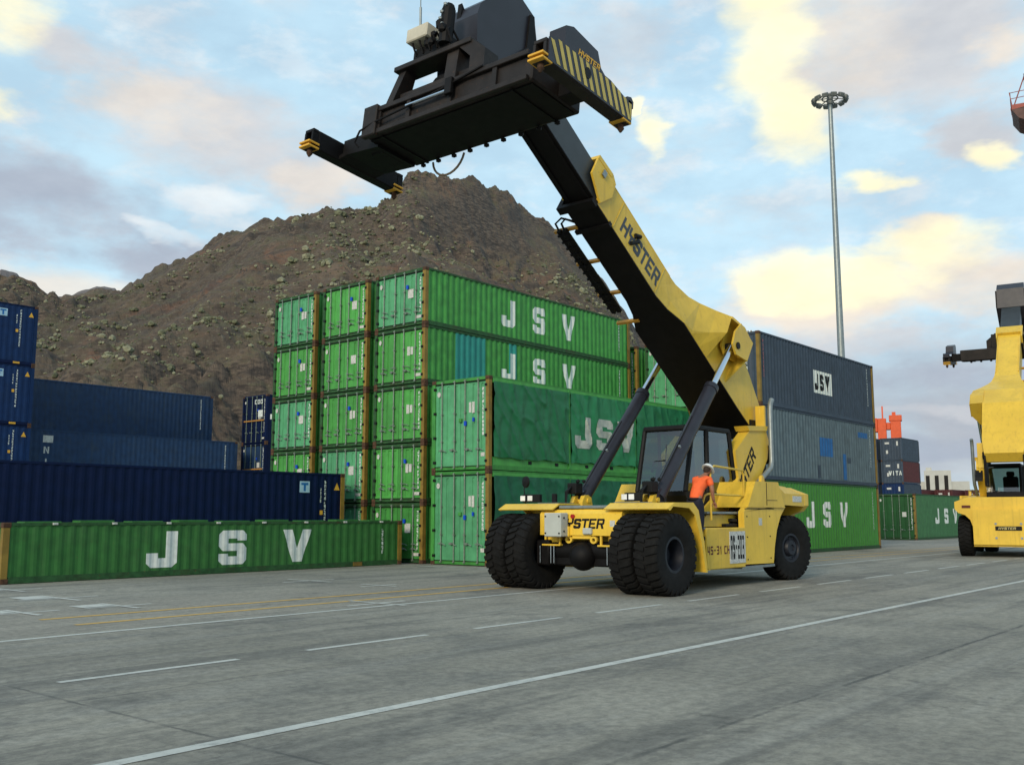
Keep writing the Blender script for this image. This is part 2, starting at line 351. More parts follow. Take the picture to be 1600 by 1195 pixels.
def mark_mat(name, col, wear=.5):
    m = bpy.data.materials.new(name); m.use_nodes = True; t = NT(m.node_tree)
    p = t.n('ShaderNodeNewGeometry').outputs['Position']
    c = t.mix(t.math('MULTIPLY', t.ramp(t.noise(p, 6.0, 6, .8), .45, .72), wear), col, (.17, .18, .17))
    c = t.mix(t.math('MULTIPLY', t.ramp(t.noise(p, .8, 4, .6), .45, .7), .35*wear), c, (.20, .21, .20))
    b = t.n('ShaderNodeBsdfPrincipled', inp={'Base Color': c, 'Roughness': .75}); t.t.links.new(b.outputs[0], t.n('ShaderNodeOutputMaterial').inputs[0]); return m
wm = mark_mat('road_paint_white', (.52, .52, .46), .65); ym = mark_mat('road_paint_yellow', (.62, .36, .05), .35)
def marking(name, quads, m, z=.004):
    b = MB()
    for q in quads: b.quad(*[(x, y, z) for x, y in q])
    for v in b.bm.verts: pass
    return tag(b.build(name, m, fix=False), kind='structure')
def strip(x0, x1, y, wd, y2=None): y2 = y if y2 is None else y2; return [(x0, y-wd/2), (x1, y2-wd/2), (x1, y2+wd/2), (x0, y+wd/2)]
dash = [strip(4.47+i*2.84, 6.4+i*2.84, 9.17, .10) for i in range(-3, 44)]
marking('lane_line_dashed', dash, wm)
marking('lane_line_near', [strip(-30, 300, 5.95, .13)], wm)
marking('lane_line_far', [strip(-30, 300, 12.64, .12)], wm)
marking('yellow_lines', [strip(6.9, 26, 14.82, .12), strip(6.9, 26, 13.75, .12, 13.95), strip(26, 140, 13.9, .10), strip(26, 140, 14.8, .10)], ym)
cr = []
for (x, y, s, full) in ((15.0, 18.8, 1.0, 0), (8.9, 18.4, 1.0, .35), (8.8, 16.05, .8, .25), (7.2, 16.1, .8, .3), (9.2, 21.2, .9, .3), (15.0, 16.4, .7, 0), (11.95, 13.1, .9, 0)):
    cr += [strip(x-s*.75, x+s*.75, y, .10)]
marking('slot_marks', cr, wm)
cr = []
for (x, y, s, full) in ((15.0, 18.8, 1.0, 0), (8.9, 18.4, 1.0, .35), (8.8, 16.05, .8, .25), (7.2, 16.1, .8, .3), (9.2, 21.2, .9, .3), (15.0, 16.4, .7, 0), (11.95, 13.1, .9, 0)):
    cr += [[(x-.05, y-s*.8), (x+.05, y-s*.8), (x+.05, y+s*.8), (x-.05, y+s*.8)]]
    if full: cr += [[(x-.6, y+.07), (x-.07, y+.07), (x-.07, y+.07+full*2), (x-.6, y+.07+full*2)]]
cr += [[(21.45, 19.9), (21.6, 19.9), (21.6, 23.0), (21.45, 23.0)], [(21.3, 17.4), (21.45, 17.4), (21.45, 19.2), (21.3, 19.2)]]
marking('slot_cross_marks', cr, wm, .008)

# ------------------------------------------------------------------ shipping containers
W = 2.438
WD = [.036]
def wave_y(x, x0):
    """depth of the corrugated side at x: 0 outer, .036 inner"""
    u = (x-x0) % .278
    if u < .072: return 0.0
    if u < .140: return WD[0]*(u-.072)/.068
    if u < .210: return WD[0]
    return WD[0]*(1-(u-.210)/.068)
CM = {}
def cached(key, fn):
    key = (key, WD[0])
    if key not in CM: CM[key] = fn()
    return CM[key]
def side_mesh(H, Lc, far, m):
    def f():
        b = MB(); xs = []; x0, x1 = .16, Lc-.16; x = x0
        while x < x1-.001:
            for u in (0, .072, .140, .210):
                if x+u < x1: xs.append(x+u)
            x += .278
        xs.append(x1); z0, z1 = .155, H-.075
        pr = None
        for x in xs:
            y = .022+wave_y(x, x0); y = W-y if far else y
            a = b.bm.verts.new((x, y, z0)); c = b.bm.verts.new((x, y, z1))
            if pr: b.bm.faces.new((pr[0], a, c, pr[1]) if not far else (pr[1], c, a, pr[0]))
            pr = (a, c)
        return b.mesh('side_wall', m, fix=False)
    return cached(('side', H, Lc, far, m.name), f)
def frame_mesh(H, Lc, m):
    def f():
        b = MB()
        for y0, y1 in ((.012, .075), (W-.075, W-.012)):
            b.box(.17, Lc-.17, y0, y1, .012, .155); b.box(.17, Lc-.17, y0, y1, H-.075, H-.012)
        b.box(.02, .14, .17, W-.17, H-.11, H-.014); b.box(.02, .16, .17, W-.17, .03, .15)
        b.box(Lc-.14, Lc-.02, .17, W-.17, H-.11, H-.014); b.box(Lc-.16, Lc-.02, .17, W-.17, .03, .15)
        n = int((Lc-.4)/.6)
        for i in range(n): x = .4+i*.6; b.box(x, x+.06, .08, W-.08, .04, .14)
        return b.mesh('frame', m)
    return cached(('frame', H, Lc, m.name), f)
def roof_mesh(Lc, H, m):
    def f():
        b = MB(); xs = np.arange(.15, Lc-.12, .13); pr = None
        for i, x in enumerate(xs):
            z = H-.035-(.02 if (i//2) % 2 else 0)
            a = b.bm.verts.new((x, .07, z)); c = b.bm.verts.new((x, W-.07, z))
            if pr: b.bm.faces.new((pr[0], a, c, pr[1]))
            pr = (a, c)
        return b.mesh('roof', m, fix=False)
    return cached(('roof', H, Lc, m.name), f)
def post_mesh(H, m):
    def f():
        b = MB(); b.prism([(0.006, .006), (.15, .006), (.15, .05), (.09, .05), (.09, .14), (0.006, .14)], 'z', .12, H-.12); return b.mesh('corner_post', m)
    return cached(('post', H, m.name), f)
def casting_mesh():
    def f():
        b = MB(); b.box(0, .178, 0, .162, 0, .118, .012)
        b.prism([(.06+.03*math.cos(a), .059+.04*math.sin(a)) for a in np.linspace(0, 2*math.pi, 9)[:-1]], 'y', -.003, .004)
        return b.mesh('corner_casting', rust)
    return cached('cast', f)
def door_mesh(H, m, style):
    wd = (W-.24)/2-.008
    def f():
        b = MB(); ys = [0, .05]; dep = [0, 0]
        grooves = ([(.17, .07), (.50, .07), (.83, .07)] if style == 0 else [(.14, .13), (.38, .13), (.62, .13), (.86, .13)])
        for c0, gw in grooves:
            c = c0*wd; ys += [c-gw/2-.015, c-gw/2, c+gw/2, c+gw/2+.015]; dep += [0, 1, 1, 0]
        ys += [wd]; dep += [0]
        ys2 = [ys[0]]+ys[2:]; dep = [dep[0]]+dep[2:]
        hh = H-.27; zs = [0, .16*hh if style == 0 else .06, (.16*hh if style == 0 else .06)+.03, hh-.12, hh-.09, hh]; zd = [0, 0, 1, 1, 0, 0]
        V = [[b.bm.verts.new((.045+.028*dy*dz, y, z+.15)) for y, dy in zip(ys2, dep)] for z, dz in zip(zs, zd)]
        for i in range(len(zs)-1):
            for j in range(len(ys2)-1): b.bm.faces.new((V[i][j], V[i][j+1], V[i+1][j+1], V[i+1][j])[::-1])
        # edge gasket ribs
        return b.mesh('door', m, fix=False)
    return cached(('door', H, m.name, style), f)
def rods_mesh(H, ys, key):
    def f():
        b = MB()
        for y in ys:
            b.tube([(-.0, y, .07), (-.0, y, H-.06)], .019, 8)
            for z in (.10, .32*H, .62*H, H-.10): b.box(-.03, .045, y-.035, y+.035, z-.022, z+.022)
        return b.mesh('lock_rod', rodm)
    return cached(('rod', H, key), f)
def handle_mesh(H, key):
    def f():
        b = MB()
        for k, y in enumerate(key):
            z = .20*H+.02
            b.tube([(-.02, y, z), (-.03, y+.10, z+.05), (-.03, y+.30, z+.055)], .015, 6); b.box(-.035, .045, y+.17, y+.25, z+.02, z+.09)
            if H < 2.2: b.tube([(-.02, y, z+.16), (-.03, y+.10, z+.20), (-.03, y+.26, z+.20)], .013, 6)
        return b.mesh('door_handle', rodm)
    return cached(('handle', H, key), f)
def hinge_mesh(H):
    def f():
        b = MB()
        for y in (.125, W-.125):
            for k in range(4): z = .28+(H-.56)*k/3; b.box(-.012, .05, y-.045, y+.045, z-.04, z+.04)
        b.box(.0, .044, .14, W-.14, H-.150, H-.128); b.box(.0, .044, .14, W-.14, .128, .148)
        return b.mesh('door_seal', blackm)
    return cached(('hinge', H), f)
def container(loc, H, side, front, label, cat='container', group=None, style='door', lett=None, post=ochre, Lc=12.192, seed=0, name='shipping_container', dstyle=0, rails=None, rot=0.0, patches=(), near=True, codes=True, sidem2=None, marks=True):
    rr = random.Random(seed*7+3)
    r = empty(name, loc, rot); tag(r, label, cat, group)
    rails = rails or dkgreen
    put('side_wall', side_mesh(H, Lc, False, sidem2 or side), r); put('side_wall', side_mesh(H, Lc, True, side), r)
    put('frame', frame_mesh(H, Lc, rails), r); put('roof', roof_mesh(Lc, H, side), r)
    pm = post_mesh(H, post); pm2 = post_mesh(H, rails)
    put('corner_post', pm, r); p = put('corner_post', pm2, r, (0, W, 0)); p.scale = (1, -1, 1)
    p = put('corner_post', pm, r, (Lc, 0, 0)); p.scale = (-1, 1, 1); p = put('corner_post', pm2, r, (Lc, W, 0)); p.scale = (-1, -1, 1)
    cm = casting_mesh()
    for x in (0, Lc-.178):
        for y in (0, W-.162):
            for z in (0, H-.118): 
                if near or (x == 0): put('corner_casting', cm, r, (x, y, z))
    # closed far end
    put('end_wall', cached(('end', H, Lc, side.name), lambda: MB().box(Lc-.06, Lc-.03, .1, W-.1, .13, H-.1).mesh('end_wall', side)), r)
    if style == 'door':
        wd = (W-.24)/2-.008
        ysets = [(.22, .92), (.20, .88)]
        for k, y in enumerate((.12, W/2+.004)):
            d = put('door', door_mesh(H, front, dstyle), r, (0, y, 0))
            ys = ysets[k]
            q = put('lock_rod', rods_mesh(H, (wd*.30, wd*.80) if k == 0 else (wd*.20, wd*.70), k), d)
            put('door_handle', handle_mesh(H, (wd*.10, wd*.52)), d)
        put('door_seal', hinge_mesh(H), r)
        # right-hand leaf (towards low y) carries data plates and the number column; +y is to the left when facing the door
        def onx(x0): return lambda u, v: (x0, -u, v)
        b = text_mesh(glyph_column(int(11*H/1.95), .125, .075, seed+1), lambda u, v: (.038, .34-u-.03, H-.26+v)); b.build('number_column', white, r, fix=False)
        b = text_mesh([rect(0, .26, 0, .30)] if rr.random() < .5 else [rect(0, .13, 0, .30), rect(.16, .28, .02, .28)], lambda u, v: (.036, .86-u, H*.50+v)); b.build('data_plate', offw, r, fix=False)
        rad = .075; b = text_mesh([[(rad*math.cos(a)*.85, rad*1.15*math.sin(a)) for a in np.linspace(0, 2*math.pi, 13)[:-1]]], lambda u, v: (.036, 2.18-u, H-.40+v)); b.build('round_sticker', offw, r, fix=False)
        if rr.random() < .8: MB().box(-.035, .01, .80, .88, H*.66, H*.66+.13).build('seal_tag', bluem, r)
        if rr.random() < .6: MB().box(.030, .040, .20, .46, .24, .34).build('data_plate', offw, r)
    elif style == 'wall':
        b = MB(); pr = None
        for i in range(28):
            y = .13+i*(W-.26)/27; x = .04+(.035 if (i//2) % 2 else 0)
            a = b.bm.verts.new((x, y, .14)); c = b.bm.verts.new((x, y, H-.1))
            if pr: b.bm.faces.new((pr[0], pr[1], c, a))
            pr = (a, c)
        b.build('front_wall', front, r, fix=False)
        if marks:
            text_mesh(glyph_column(8, .17, .13, seed+1), lambda u, v: (.03, .66-u, H-.35+v)).build('number_column', white, r, fix=False)
    if codes:
        text_mesh(glyph_column(int(10*H/1.95), .13, .07, seed+5, dens=.7), lambda u, v: (Lc-.85+u, .018, H-.25+v)).build('number_column', white, r, fix=False)
    for (x0, x1, z0, z1, m) in patches:
        corr_text([rect(0, x1-x0, 0, z1-z0)], x0, z0).build('paint_patch', m, r, fix=False)
    if lett:
        polys, x0, z0, m = lett; corr_text(polys, x0, z0, .012 if patches else .004).build('lettering', m, r, fix=False)
    return r
def corr_text(polys, x0, z0, off=.004):
    """lettering painted on the corrugated near side: cut at every crease and laid into the waves"""
    b = bmesh.new()
    for p in polys: b.faces.new([b.verts.new(Vector((q[0]+x0, q[1]+z0, 0))) for q in p])
    bmesh.ops.triangulate(b, faces=b.faces[:])
    xs = [v.co.x for v in b.verts]; lo, hi = min(xs), max(xs)
    k = math.floor((lo-.16)/.278)
    while .16+k*.278 < hi:
        for u in (0, .072, .140, .210):
            x = .16+k*.278+u
            if lo < x < hi: bmesh.ops.bisect_plane(b, geom=b.verts[:]+b.edges[:]+b.faces[:], plane_co=(x, 0, 0), plane_no=(1, 0, 0), dist=1e-5)
        k += 1
    for v in b.verts: v.co = Vector((v.co.x, .022+wave_y(v.co.x, .16)-off, v.co.y))
    m = MB(); m.bm.free(); m.bm = b; return m
def jsv(h, pitch, wid=1.0):
    out = []
    for i, ch in enumerate('JSV'):
        for p in LET[ch]: out.append([(i*pitch+a*h*wid, b*h) for a, b in p])
    return out

GA = 'green containers stacked five high behind the reach stacker'
HA, XA, YA, PY = 1.934, 22.522, 22.608, 2.821
lvl = ['bottom', 'second lowest', 'middle', 'second highest', 'top']
colw = ['right-hand column beside its lettered long side', 'middle column', 'left-hand column by the blue containers']
tone = {(0, 4): 'mint', (1, 4): 'leaf', (2, 4): 'mint', (0, 3): 'leaf', (1, 3): 'leaf', (2, 3): 'leaf', (0, 2): 'leaf', (1, 2): 'leaf', (2, 2): 'mint', (0, 1): 'leaf', (1, 1): 'mint', (2, 1): 'leaf', (0, 0): 'dull', (1, 0): 'mint', (2, 0): 'leaf'}
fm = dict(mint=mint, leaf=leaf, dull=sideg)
for c in range(3):
    for l in range(5):
        t_ = tone[(c, l)]
        lett = None; pat = ()
        if c == 0 and l >= 3: lett = (jsv(1.0, 1.78, .92), 3.9, .52, white)
        if (c, l) == (0, 3): pat = ((1.5, 3.0, .16, HA-.09, tealp), (4.3, 4.75, .16, HA-.09, tealp)); lett = (jsv(1.0, 1.78, .92), 3.9, .50, white)
        extra = {(0, 4): ' with white lettering on its plain green side', (0, 3): ' with teal patches and white lettering on its side'}.get((c, l), '')
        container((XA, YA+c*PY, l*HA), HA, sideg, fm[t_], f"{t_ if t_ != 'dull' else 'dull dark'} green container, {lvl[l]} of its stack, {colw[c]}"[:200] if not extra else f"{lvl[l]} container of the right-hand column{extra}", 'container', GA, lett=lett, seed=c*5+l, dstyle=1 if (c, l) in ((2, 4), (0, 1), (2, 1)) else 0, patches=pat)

# curtain-sided pair
def curtain_container(loc, H, label, lettering, seed, tm):
    Lc = 12.192; r = empty('curtain_side_container', loc); tag(r, label, 'container', 'tall curtain-sided containers beside the five-high stack')
    put('frame', frame_mesh(H, Lc, sideg), r)
    for x, sx in ((0, 1), (Lc, -1)):
        for y, sy, m in ((0, 1, ochre), (W, -1, sideg)):
            p = put('corner_post', post_mesh(H, m), r, (x, y, 0)); p.scale = (sx, sy, 1)
    for x in (0, Lc-.178):
        for y in (0, W-.162):
            for z in (0, H-.118): put('corner_casting', casting_mesh(), r, (x, y, z))
    put('side_wall', side_mesh(H, Lc, True, sideg), r); put('roof', roof_mesh(Lc, H, sideg), r)
    MB().box(Lc-.06, Lc-.03, .1, W-.1, .13, H-.1).build('end_wall', sideg, r)
    MB().box(.2, Lc-.2, .02, .07, .15, .40).box(.2, Lc-.2, -.004, .06, H-.20, H-.07).build('side_rail', leaf, r)
    b = MB()
    for x in (4.08, 8.12): b.box(x-.045, x+.045, -.03, .02, .15, H-.10, .006)
    b.build('side_post', sideg, r)
    b = MB()
    for x in (2.0, 3.4, 5.1, 6.6, 9.3, 10.8): b.box(x-.08, x+.08, .0, .03, .23, .33)
    b.build('pocket', blackm, r)
    def wr(x, z, k):
        n = noise.fractal(Vector((x*.9+seed*9, z*1.3, k)), .9, 2.0, 5)
        n2 = noise.noise(Vector((x*5+seed, z*.8-x*1.2, 3.1)))
        f1 = math.sin(x*9+4*noise.noise(Vector((x*.8, z*.5, seed+k))))*.5+.5
        f2 = 1-abs(noise.noise(Vector(((x+z*.7)*1.6, (z-x*.35)*.6, seed*3.1+k))))*2.2
        return -.02-.030*abs(n)-.012*n2-.018*f1*f1-.05*max(0, f2)**4
    for k, (x0, x1) in enumerate(((.19, 4.02), (4.14, 8.06), (8.18, Lc-.19))):
        b = MB(); nx, nz = 90, 48; V = []
        for j in range(nz+1):
            row = []
            for i in range(nx+1):
                x = x0+(x1-x0)*i/nx; zt = H-.17; zb = .38+.035*math.sin(x*2.3+seed)*math.sin(x*5.1)
                z = zb+(zt-zb)*j/nz; row.append(b.bm.verts.new((x, wr(x, z, k)-.008, z)))
            V.append(row)
        for j in range(nz):
            for i in range(nx): b.bm.faces.new((V[j][i], V[j][i+1], V[j+1][i+1], V[j+1][i]))
        cu = b.build('curtain', tm, r, smooth=True, fix=False)
        if k == 1 and lettering:
            bb = bmesh.new()
            for p in jsv(1.08, 1.27, 1.12): bb.faces.new([bb.verts.new(Vector((q[0]+4.32, q[1]+.88, 0))) for q in p])
            bmesh.ops.triangulate(bb, faces=bb.faces[:])
            for kk in range(110):
                x = x0+(x1-x0)*kk/nx
                bmesh.ops.bisect_plane(bb, geom=bb.verts[:]+bb.edges[:]+bb.faces[:], plane_co=(x, 0, 0), plane_no=(1, 0, 0), dist=1e-5)
            for kk in range(30):
                bmesh.ops.bisect_plane(bb, geom=bb.verts[:]+bb.edges[:]+bb.faces[:], plane_co=(0, .6+kk*.052, 0), plane_no=(0, 1, 0), dist=1e-5)
            for v in bb.verts: v.co = Vector((v.co.x, wr(v.co.x, v.co.y, k)-.020, v.co.y))
            m = MB(); m.bm.free(); m.bm = bb; m.build('lettering', mat('worn_lettering', (.40, .42, .36), .6, var=.1, scale=6, dirt_amt=.6, dirt=(.08, .16, .09), speck=.9, speck_col=(.04, .12, .06)), cu, fix=False)
    wd = (W-.24)/2-.008
    for k, y in enumerate((.12, W/2+.004)):
        d = put('door', door_mesh(H, mint, 0), r, (0, y, 0))
        put('lock_rod', rods_mesh(H, (wd*.30, wd*.80) if k == 0 else (wd*.20, wd*.70), k), d); put('door_handle', handle_mesh(H, (wd*.10, wd*.52)), d)
    put('door_seal', hinge_mesh(H), r)
    text_mesh(glyph_column(12, .125, .08, seed+1, dens=.8), lambda u, v: (.036, .31-u, H-.35+v)).build('number_column', white, r, fix=False)
    text_mesh(glyph_column(4, .125, .07, seed+2, dens=.8), lambda u, v: (.036, .50-u, H-.35+v)).build('number_column', white, r, fix=False)
    text_mesh([rect(0, .10, 0, .32), rect(.13, .24, -.02, .33)], lambda u, v: (.036, .86-u, H*.62+v)).build('data_plate', offw, r, fix=False)
    text_mesh([rect(0, .16, 0, .12)], lambda u, v: (.036, .36-u, .42+v)).build('data_plate', offw, r, fix=False)
    text_mesh([[(.075*math.cos(a), .09*math.sin(a)) for a in np.linspace(0, 2*math.pi, 13)[:-1]]], lambda u, v: (.036, 2.16-u, H-.45+v)).build('round_sticker', offw, r, fix=False)
    MB().box(-.035, .02, .93, 1.01, H*.48, H*.48+.14).box(-.03, .02, .60, .66, H*.52, H*.52+.12).build('seal_tag', bluem, r)
    MB().box(-.03, .045, 1.13, 1.24, H*.52, H*.56, .01).build('lock_box', sideg, r)
    return r
XB, YB, HB = 22.54, 19.829, 2.896
curtain_container((XB, YB, 0), HB, 'lower of two tall curtain-sided green containers, dark curtain behind the wheels', False, 1, tarpd)
curtain_container((XB, YB, HB), HB, 'upper curtain-sided green container with worn JSV letters on its tarpaulin', True, 2, tarp)

# right-hand stack of three
XC, YC = 35.249, 17.01
GC = 'three-high stack behind the rear wheel of the reach stacker'
container((XC, YC, 0), HB, limeg, limeg, 'bright green container with large white JSV at the foot of the grey stack', 'container', GC, lett=(jsv(1.08, 1.75, .95), 3.9, 1.02, white), seed=31)
container((XC, YC, HB), HB, cblue, cblue, 'pale weathered slate container with blue square patch, middle of the stack', 'container', GC, style='wall', rails=cgrey, seed=32, patches=((5.5, 7.0, 1.15, 1.95, bluep), (9.9, 11.2, 2.2, 2.45, bluep), (8.0, 8.45, .2, 1.35, bluep), (8.5, 9.0, .95, 1.2, cgrey), (5.2, 5.5, .2, .75, cgrey)))
polys = [rect(0, 1.95, 0, .98)]
r_ = container((XC, YC, 2*HB), HB, cgrey, cgrey, 'dark slate container on top of the grey stack with a white JSV plate', 'container', GC, style='wall', rails=cgrey, seed=33, lett=(polys, 5.15, .95, white))
o = corr_text(jsv(.72, .56, .62), 5.32, 1.08, .009).build('lettering', blackm, r_, fix=False)
text_mesh(glyph_column(9, .17, .06, 77, dens=.8), lambda u, v: (.35+u, .016, HB-.3+v)).build('number_column', mat('red_marks', (.4, .12, .12), .6), r_, fix=False)
b = MB()
for i in range(15): b.box(-.005, .03, .3+i*.13, .34+i*.13, HB-.03, HB+.03)
b.build('roof_edge_strip', ochre, r_)
for l in range(3):
    container((XC+.05, YC+PY, l*HB), HB, sideg, mint, f"{['bottom','middle','top'][l]} mint green container of the second row behind the lift cylinder", 'container', 'green containers hidden behind the boom', seed=40+l)
    container((XC+.05, YC+2*PY, l*HB), HB, sideg, sideg, f"{['bottom','middle','top'][l]} dark green container seen in the gap right of the five-high stack", 'container', 'green containers hidden behind the boom', seed=45+l)

# half-height container in front and the blue ones
HF = 1.362
WD[0] = .017
r_ = container((21.927-12.192, 22.922, 0), HF, lowg, lowg, 'low half-height green container with large white JSV along its side', 'container', None, style='wall', lett=(jsv(.90, 2.07, 1.18), 13.22-9.735, .225, white), seed=50, name='half_height_container')
b = MB()
for i in range(9): b.box(.5+i*1.3, 1.35+i*1.3, .10, .5, HF-.03, HF+.02+.02*(i % 2), .005)
b.build('folded_cover', lowg, r_)
b = MB()
for i in range(8): b.box(1.1+i*1.45, 1.22+i*1.45, -.02, .07, HF-.06, HF-.01, .005)
b.build('tie_fitting', offw, r_)
MB().box(10.2, 10.55, -.004, .02, .02, .14).build('placard', ochre, r_)
def blue_marks(r, Lc, H, n=0):
    text_mesh([[(0, 0), (.24, 0), (.12, .24)]], lambda u, v: (Lc-.45+u, .016, H-.55+v)).build('warning_mark', yelmark, r, fix=False)
    text_mesh([rect(0, .12, 0, .14)], lambda u, v: (Lc-1.02+u, .016, H-1.35+v)).build('warning_mark', yelmark, r, fix=False)
    text_mesh([rect(0, .40, 0, .36)], lambda u, v: (Lc-1.85+u, .017, H-.65+v)).build('logo_plate', mat('pale_blue_plate', (.35, .52, .62), .5), r, fix=False)
    text_mesh([rect(.06, .34, .24, .31), rect(.16, .24, .05, .24)], lambda u, v: (Lc-1.85+u, .013, H-.65+v)).build('logo_letter', mat('logo_blue', (.01, .12, .35), .5), r, fix=False)
    text_mesh(glyph_column(4, .12, .05, n+70), lambda u, v: (Lc-1.02+u, .016, H-.5+v)).build('number_column', white, r, fix=False)
    MB().box(Lc-1.05, Lc-.75, -.002, .03, .03, .12).build('handling_mark', yelmark, r)
GB = 'blue containers on the left'
r_ = container((21.7-12.192, 25.45, 0), HB, navy, navy, 'dark navy container right behind the low green one', 'container', GB, style='wall', rails=navy, seed=60); blue_marks(r_, 12.192, HB, 1)
for l in range(4):
    r_ = container((21.4-12.192, 48.1, l*HB), HB, navy2, navy2, f"{['lowest','second lowest','second highest','topmost'][l]} navy container of the four-high stack at the left edge", 'container', GB, style='wall', rails=navy, seed=61+l, post=navy2); blue_marks(r_, 12.192, HB, l)
for l in range(2):
    r_ = container((34.0-12.192, 49.5, l*HB), HB, slate, slate, ['ground-level faded blue container behind the navy one', 'upper faded blue container with white column letters NIS'][l], 'container', GB, style='wall', rails=slate, seed=70+l, post=slate)
    if l == 1:
        corr_text([rect(0, .5, 0, .35)]+[[(a*.34+.06, b*.34-.55) for a, b in p] for p in LET['N']]+[[(a*.34+.06, b*.34-1.15) for a, b in p] for p in LET['I']]+[[(a*.34+.06, b*.34-1.75) for a, b in p] for p in LET['S']], .85, 2.25).build('lettering', offw, r_, fix=False)
for l in range(3):
    container((34.1-12.192, 52.35, l*HB), HB, slate, slate, f"{['lowest','middle','highest'][l]} faded blue container of the row nearest the hill", 'container', GB, style='wall', rails=slate, seed=74+l, post=slate)
for l in range(3):
    r_ = container((35.3, 48.6, l*HB), HB, navy, [slate, slate, navy][l], f"{['lowest','middle','topmost'][l]} blue container end beside the left edge of the green stack", 'container', GB, rails=navy, seed=80+l, post=navy)
    MB().box(-.05, -.03, .2, 2.2, 1.32, 1.39).build('lashing_bar', mat('orange_bar', (.42, .20, .04), .6), r_)
    if l == 2:
        text_mesh([p for i in range(3) for p in [[(a*.26+i*.28, b*.26) for a, b in q] for q in LET['C' if i < 1 else 'O']]], lambda u, v: (-.03, 1.15-u, HB-.55+v)).build('lettering', white, r_, fix=False)
        text_mesh([rect(0, .45, 0, .42), rect(1.2, 1.5, -.2, .1)], lambda u, v: (-.03, .80-u, 1.55+v)).build('data_plate', white, r_, fix=False)

# far yard on the right
WD[0] = .036
container((64, 20.7, 0), HB, mat('hazy_green_paint', (.045, .14, .055), .65, streak=.4), mat('deep_green_paint', (.012, .075, .018), .6, streak=.4), 'green container with small white JSV far behind the grey stack', 'container', None, lett=(jsv(1.0, 1.95, .98), 3.9, 1.0, white), seed=90)
def far_box(loc, front, side2, label, seed, Lc=6.06, H=2.591, txt=None):
    r = container(loc, H, front, front, label, 'container', 'small far containers on the horizon', style='wall', rails=front, post=front, Lc=Lc, seed=seed, near=False, codes=False, sidem2=side2, marks=False)
    text_mesh([rect(0, .5, 0, .22), rect(.1, .34, -1.1, -.7), rect(1.3, 1.5, -.2, .3)], lambda u, v: (.01, 1.9-u, H-.7+v)).build('small_mark', offw, r, fix=False)
    if txt:
        ps, wdt = text_polys(txt, .5, .75); text_mesh(ps, lambda u, v: (.0, 1.6-u, .9+v)).build('lettering', white, r, fix=False)
fx, fy = 121*math.cos(R(18.46)), 121*math.sin(R(18.46))
for l in range(4):
    far_box((fx, fy, l*2.591), cgrey if l != 1 else navy2, maroon if l == 2 else cgrey, ['bottom dark', 'low dark blue', 'slate container with white letters and maroon side', 'topmost slate'][l]+(' container of the far four-high pile' if l != 2 else ' in the far pile'), 100+l, txt='VITA' if l == 2 else None)
    far_box((fx, fy+2.8, l*2.591), navy2 if l % 2 else cgrey, cgrey, ['bottom', 'second', 'third', 'top'][l]+' container of the pile behind the far four-high pile', 105+l)
mx, my = 150*math.cos(R(17.6)), 150*math.sin(R(17.6))
for i in range(3):
    far_box((mx+i*4.3, my-i*2.9, 0), maroon, maroon, ['left', 'middle', 'right'][i]+' low maroon container on the horizon below the white building', 112+i, Lc=12.19)
    far_box((mx+i*4.3, my-i*2.9, 2.591), maroon, maroon, ['left', 'middle', 'right'][i]+' upper maroon container before the white building', 116+i, Lc=12.19)

# orange straddle frame, white building
t = empty('orange_gantry', (150*math.cos(R(19.1)), 150*math.sin(R(19.1)), 0), R(18)); tag(t, 'orange steel gantry legs rising behind the far containers', 'crane')
b = MB()
for y0, y1 in ((-1.75, -.35), (.20, 1.35)): b.box(-.8, .8, y0, y1, 0, 15.2, .05)
b.build('leg', orange, t)
b = MB(); b.box(-.9, .9, 1.36, 4.6, 13.3, 15.25, .05).box(-.6, .6, -.34, .19, 13.6, 14.6, .05).box(-.9, .9, -1.9, -.2, 14.8, 15.6, .05).box(-.1, .1, .55, .75, 15.2, 17).box(-.3, .3, -1.1, -.6, 15.6, 16.1)
b.build('beam', orange, t)
MB().box(-1.0, -.6, 1.5, 2.7, 10.0, 13.1, .03).build('control_cabinet', offw, t)
bd = empty('white_building', (300*math.cos(R(16.75)), 300*math.sin(R(16.75)), 0), R(17)); tag(bd, 'small white block with three tall windows on the horizon', 'building')
MB().box(0, 14, -3.4, 3.5, 0, 14.0).build('wall', concm, bd)
MB().box(2, 12, -8, 12, 0, 11.0).build('low_wing', concm, bd)
for y in (-2.6, -.2, 2.1): MB().box(-.10, .05, y, y+1.0, 8.6, 12.6).build('window', blackm, bd)
MB().box(3, 5, 1.5, 3.0, 14.0, 15).build('roof_hut', concm, bd)

# ------------------------------------------------------------------ hills
def fbm(x, y, z, o=6, H_=.9): return noise.fractal(Vector((x, y, z)), H_, 2.1, o)
RID = [(5, 0.5), (20, .5), (27, 1.0), (28.9, 5.6), (30.3, 7.8), (32.5, 10.3), (33.9, 13.0), (36.2, 15.5), (37.3, 16.75), (38.9, 17.7), (40.2, 19.0), (41.2, 19.35), (42.3, 19.95), (44.6, 19.9), (46.2, 19.65), (46.8, 18.6), (48.0, 17.95), (49.1, 17.55), (50.1, 17.6), (50.6, 17.7), (51.4, 17.3), (53.5, 16.75), (55, 16.4), (57.4, 15.3), (59.4, 14.1), (60.4, 13.5), (62, 12.5), (63.3, 12.5), (65, 12.1), (66.1, 12.2), (67.3, 12.5), (69, 12.2), (72, 11.4), (80, 9.5), (90, 7), (105, 3)]
rx = np.array([a for a, _ in RID]); ry = np.array([b for _, b in RID])
def smooth(t): t = min(1, max(0, t)); return t*t*(3-2*t)
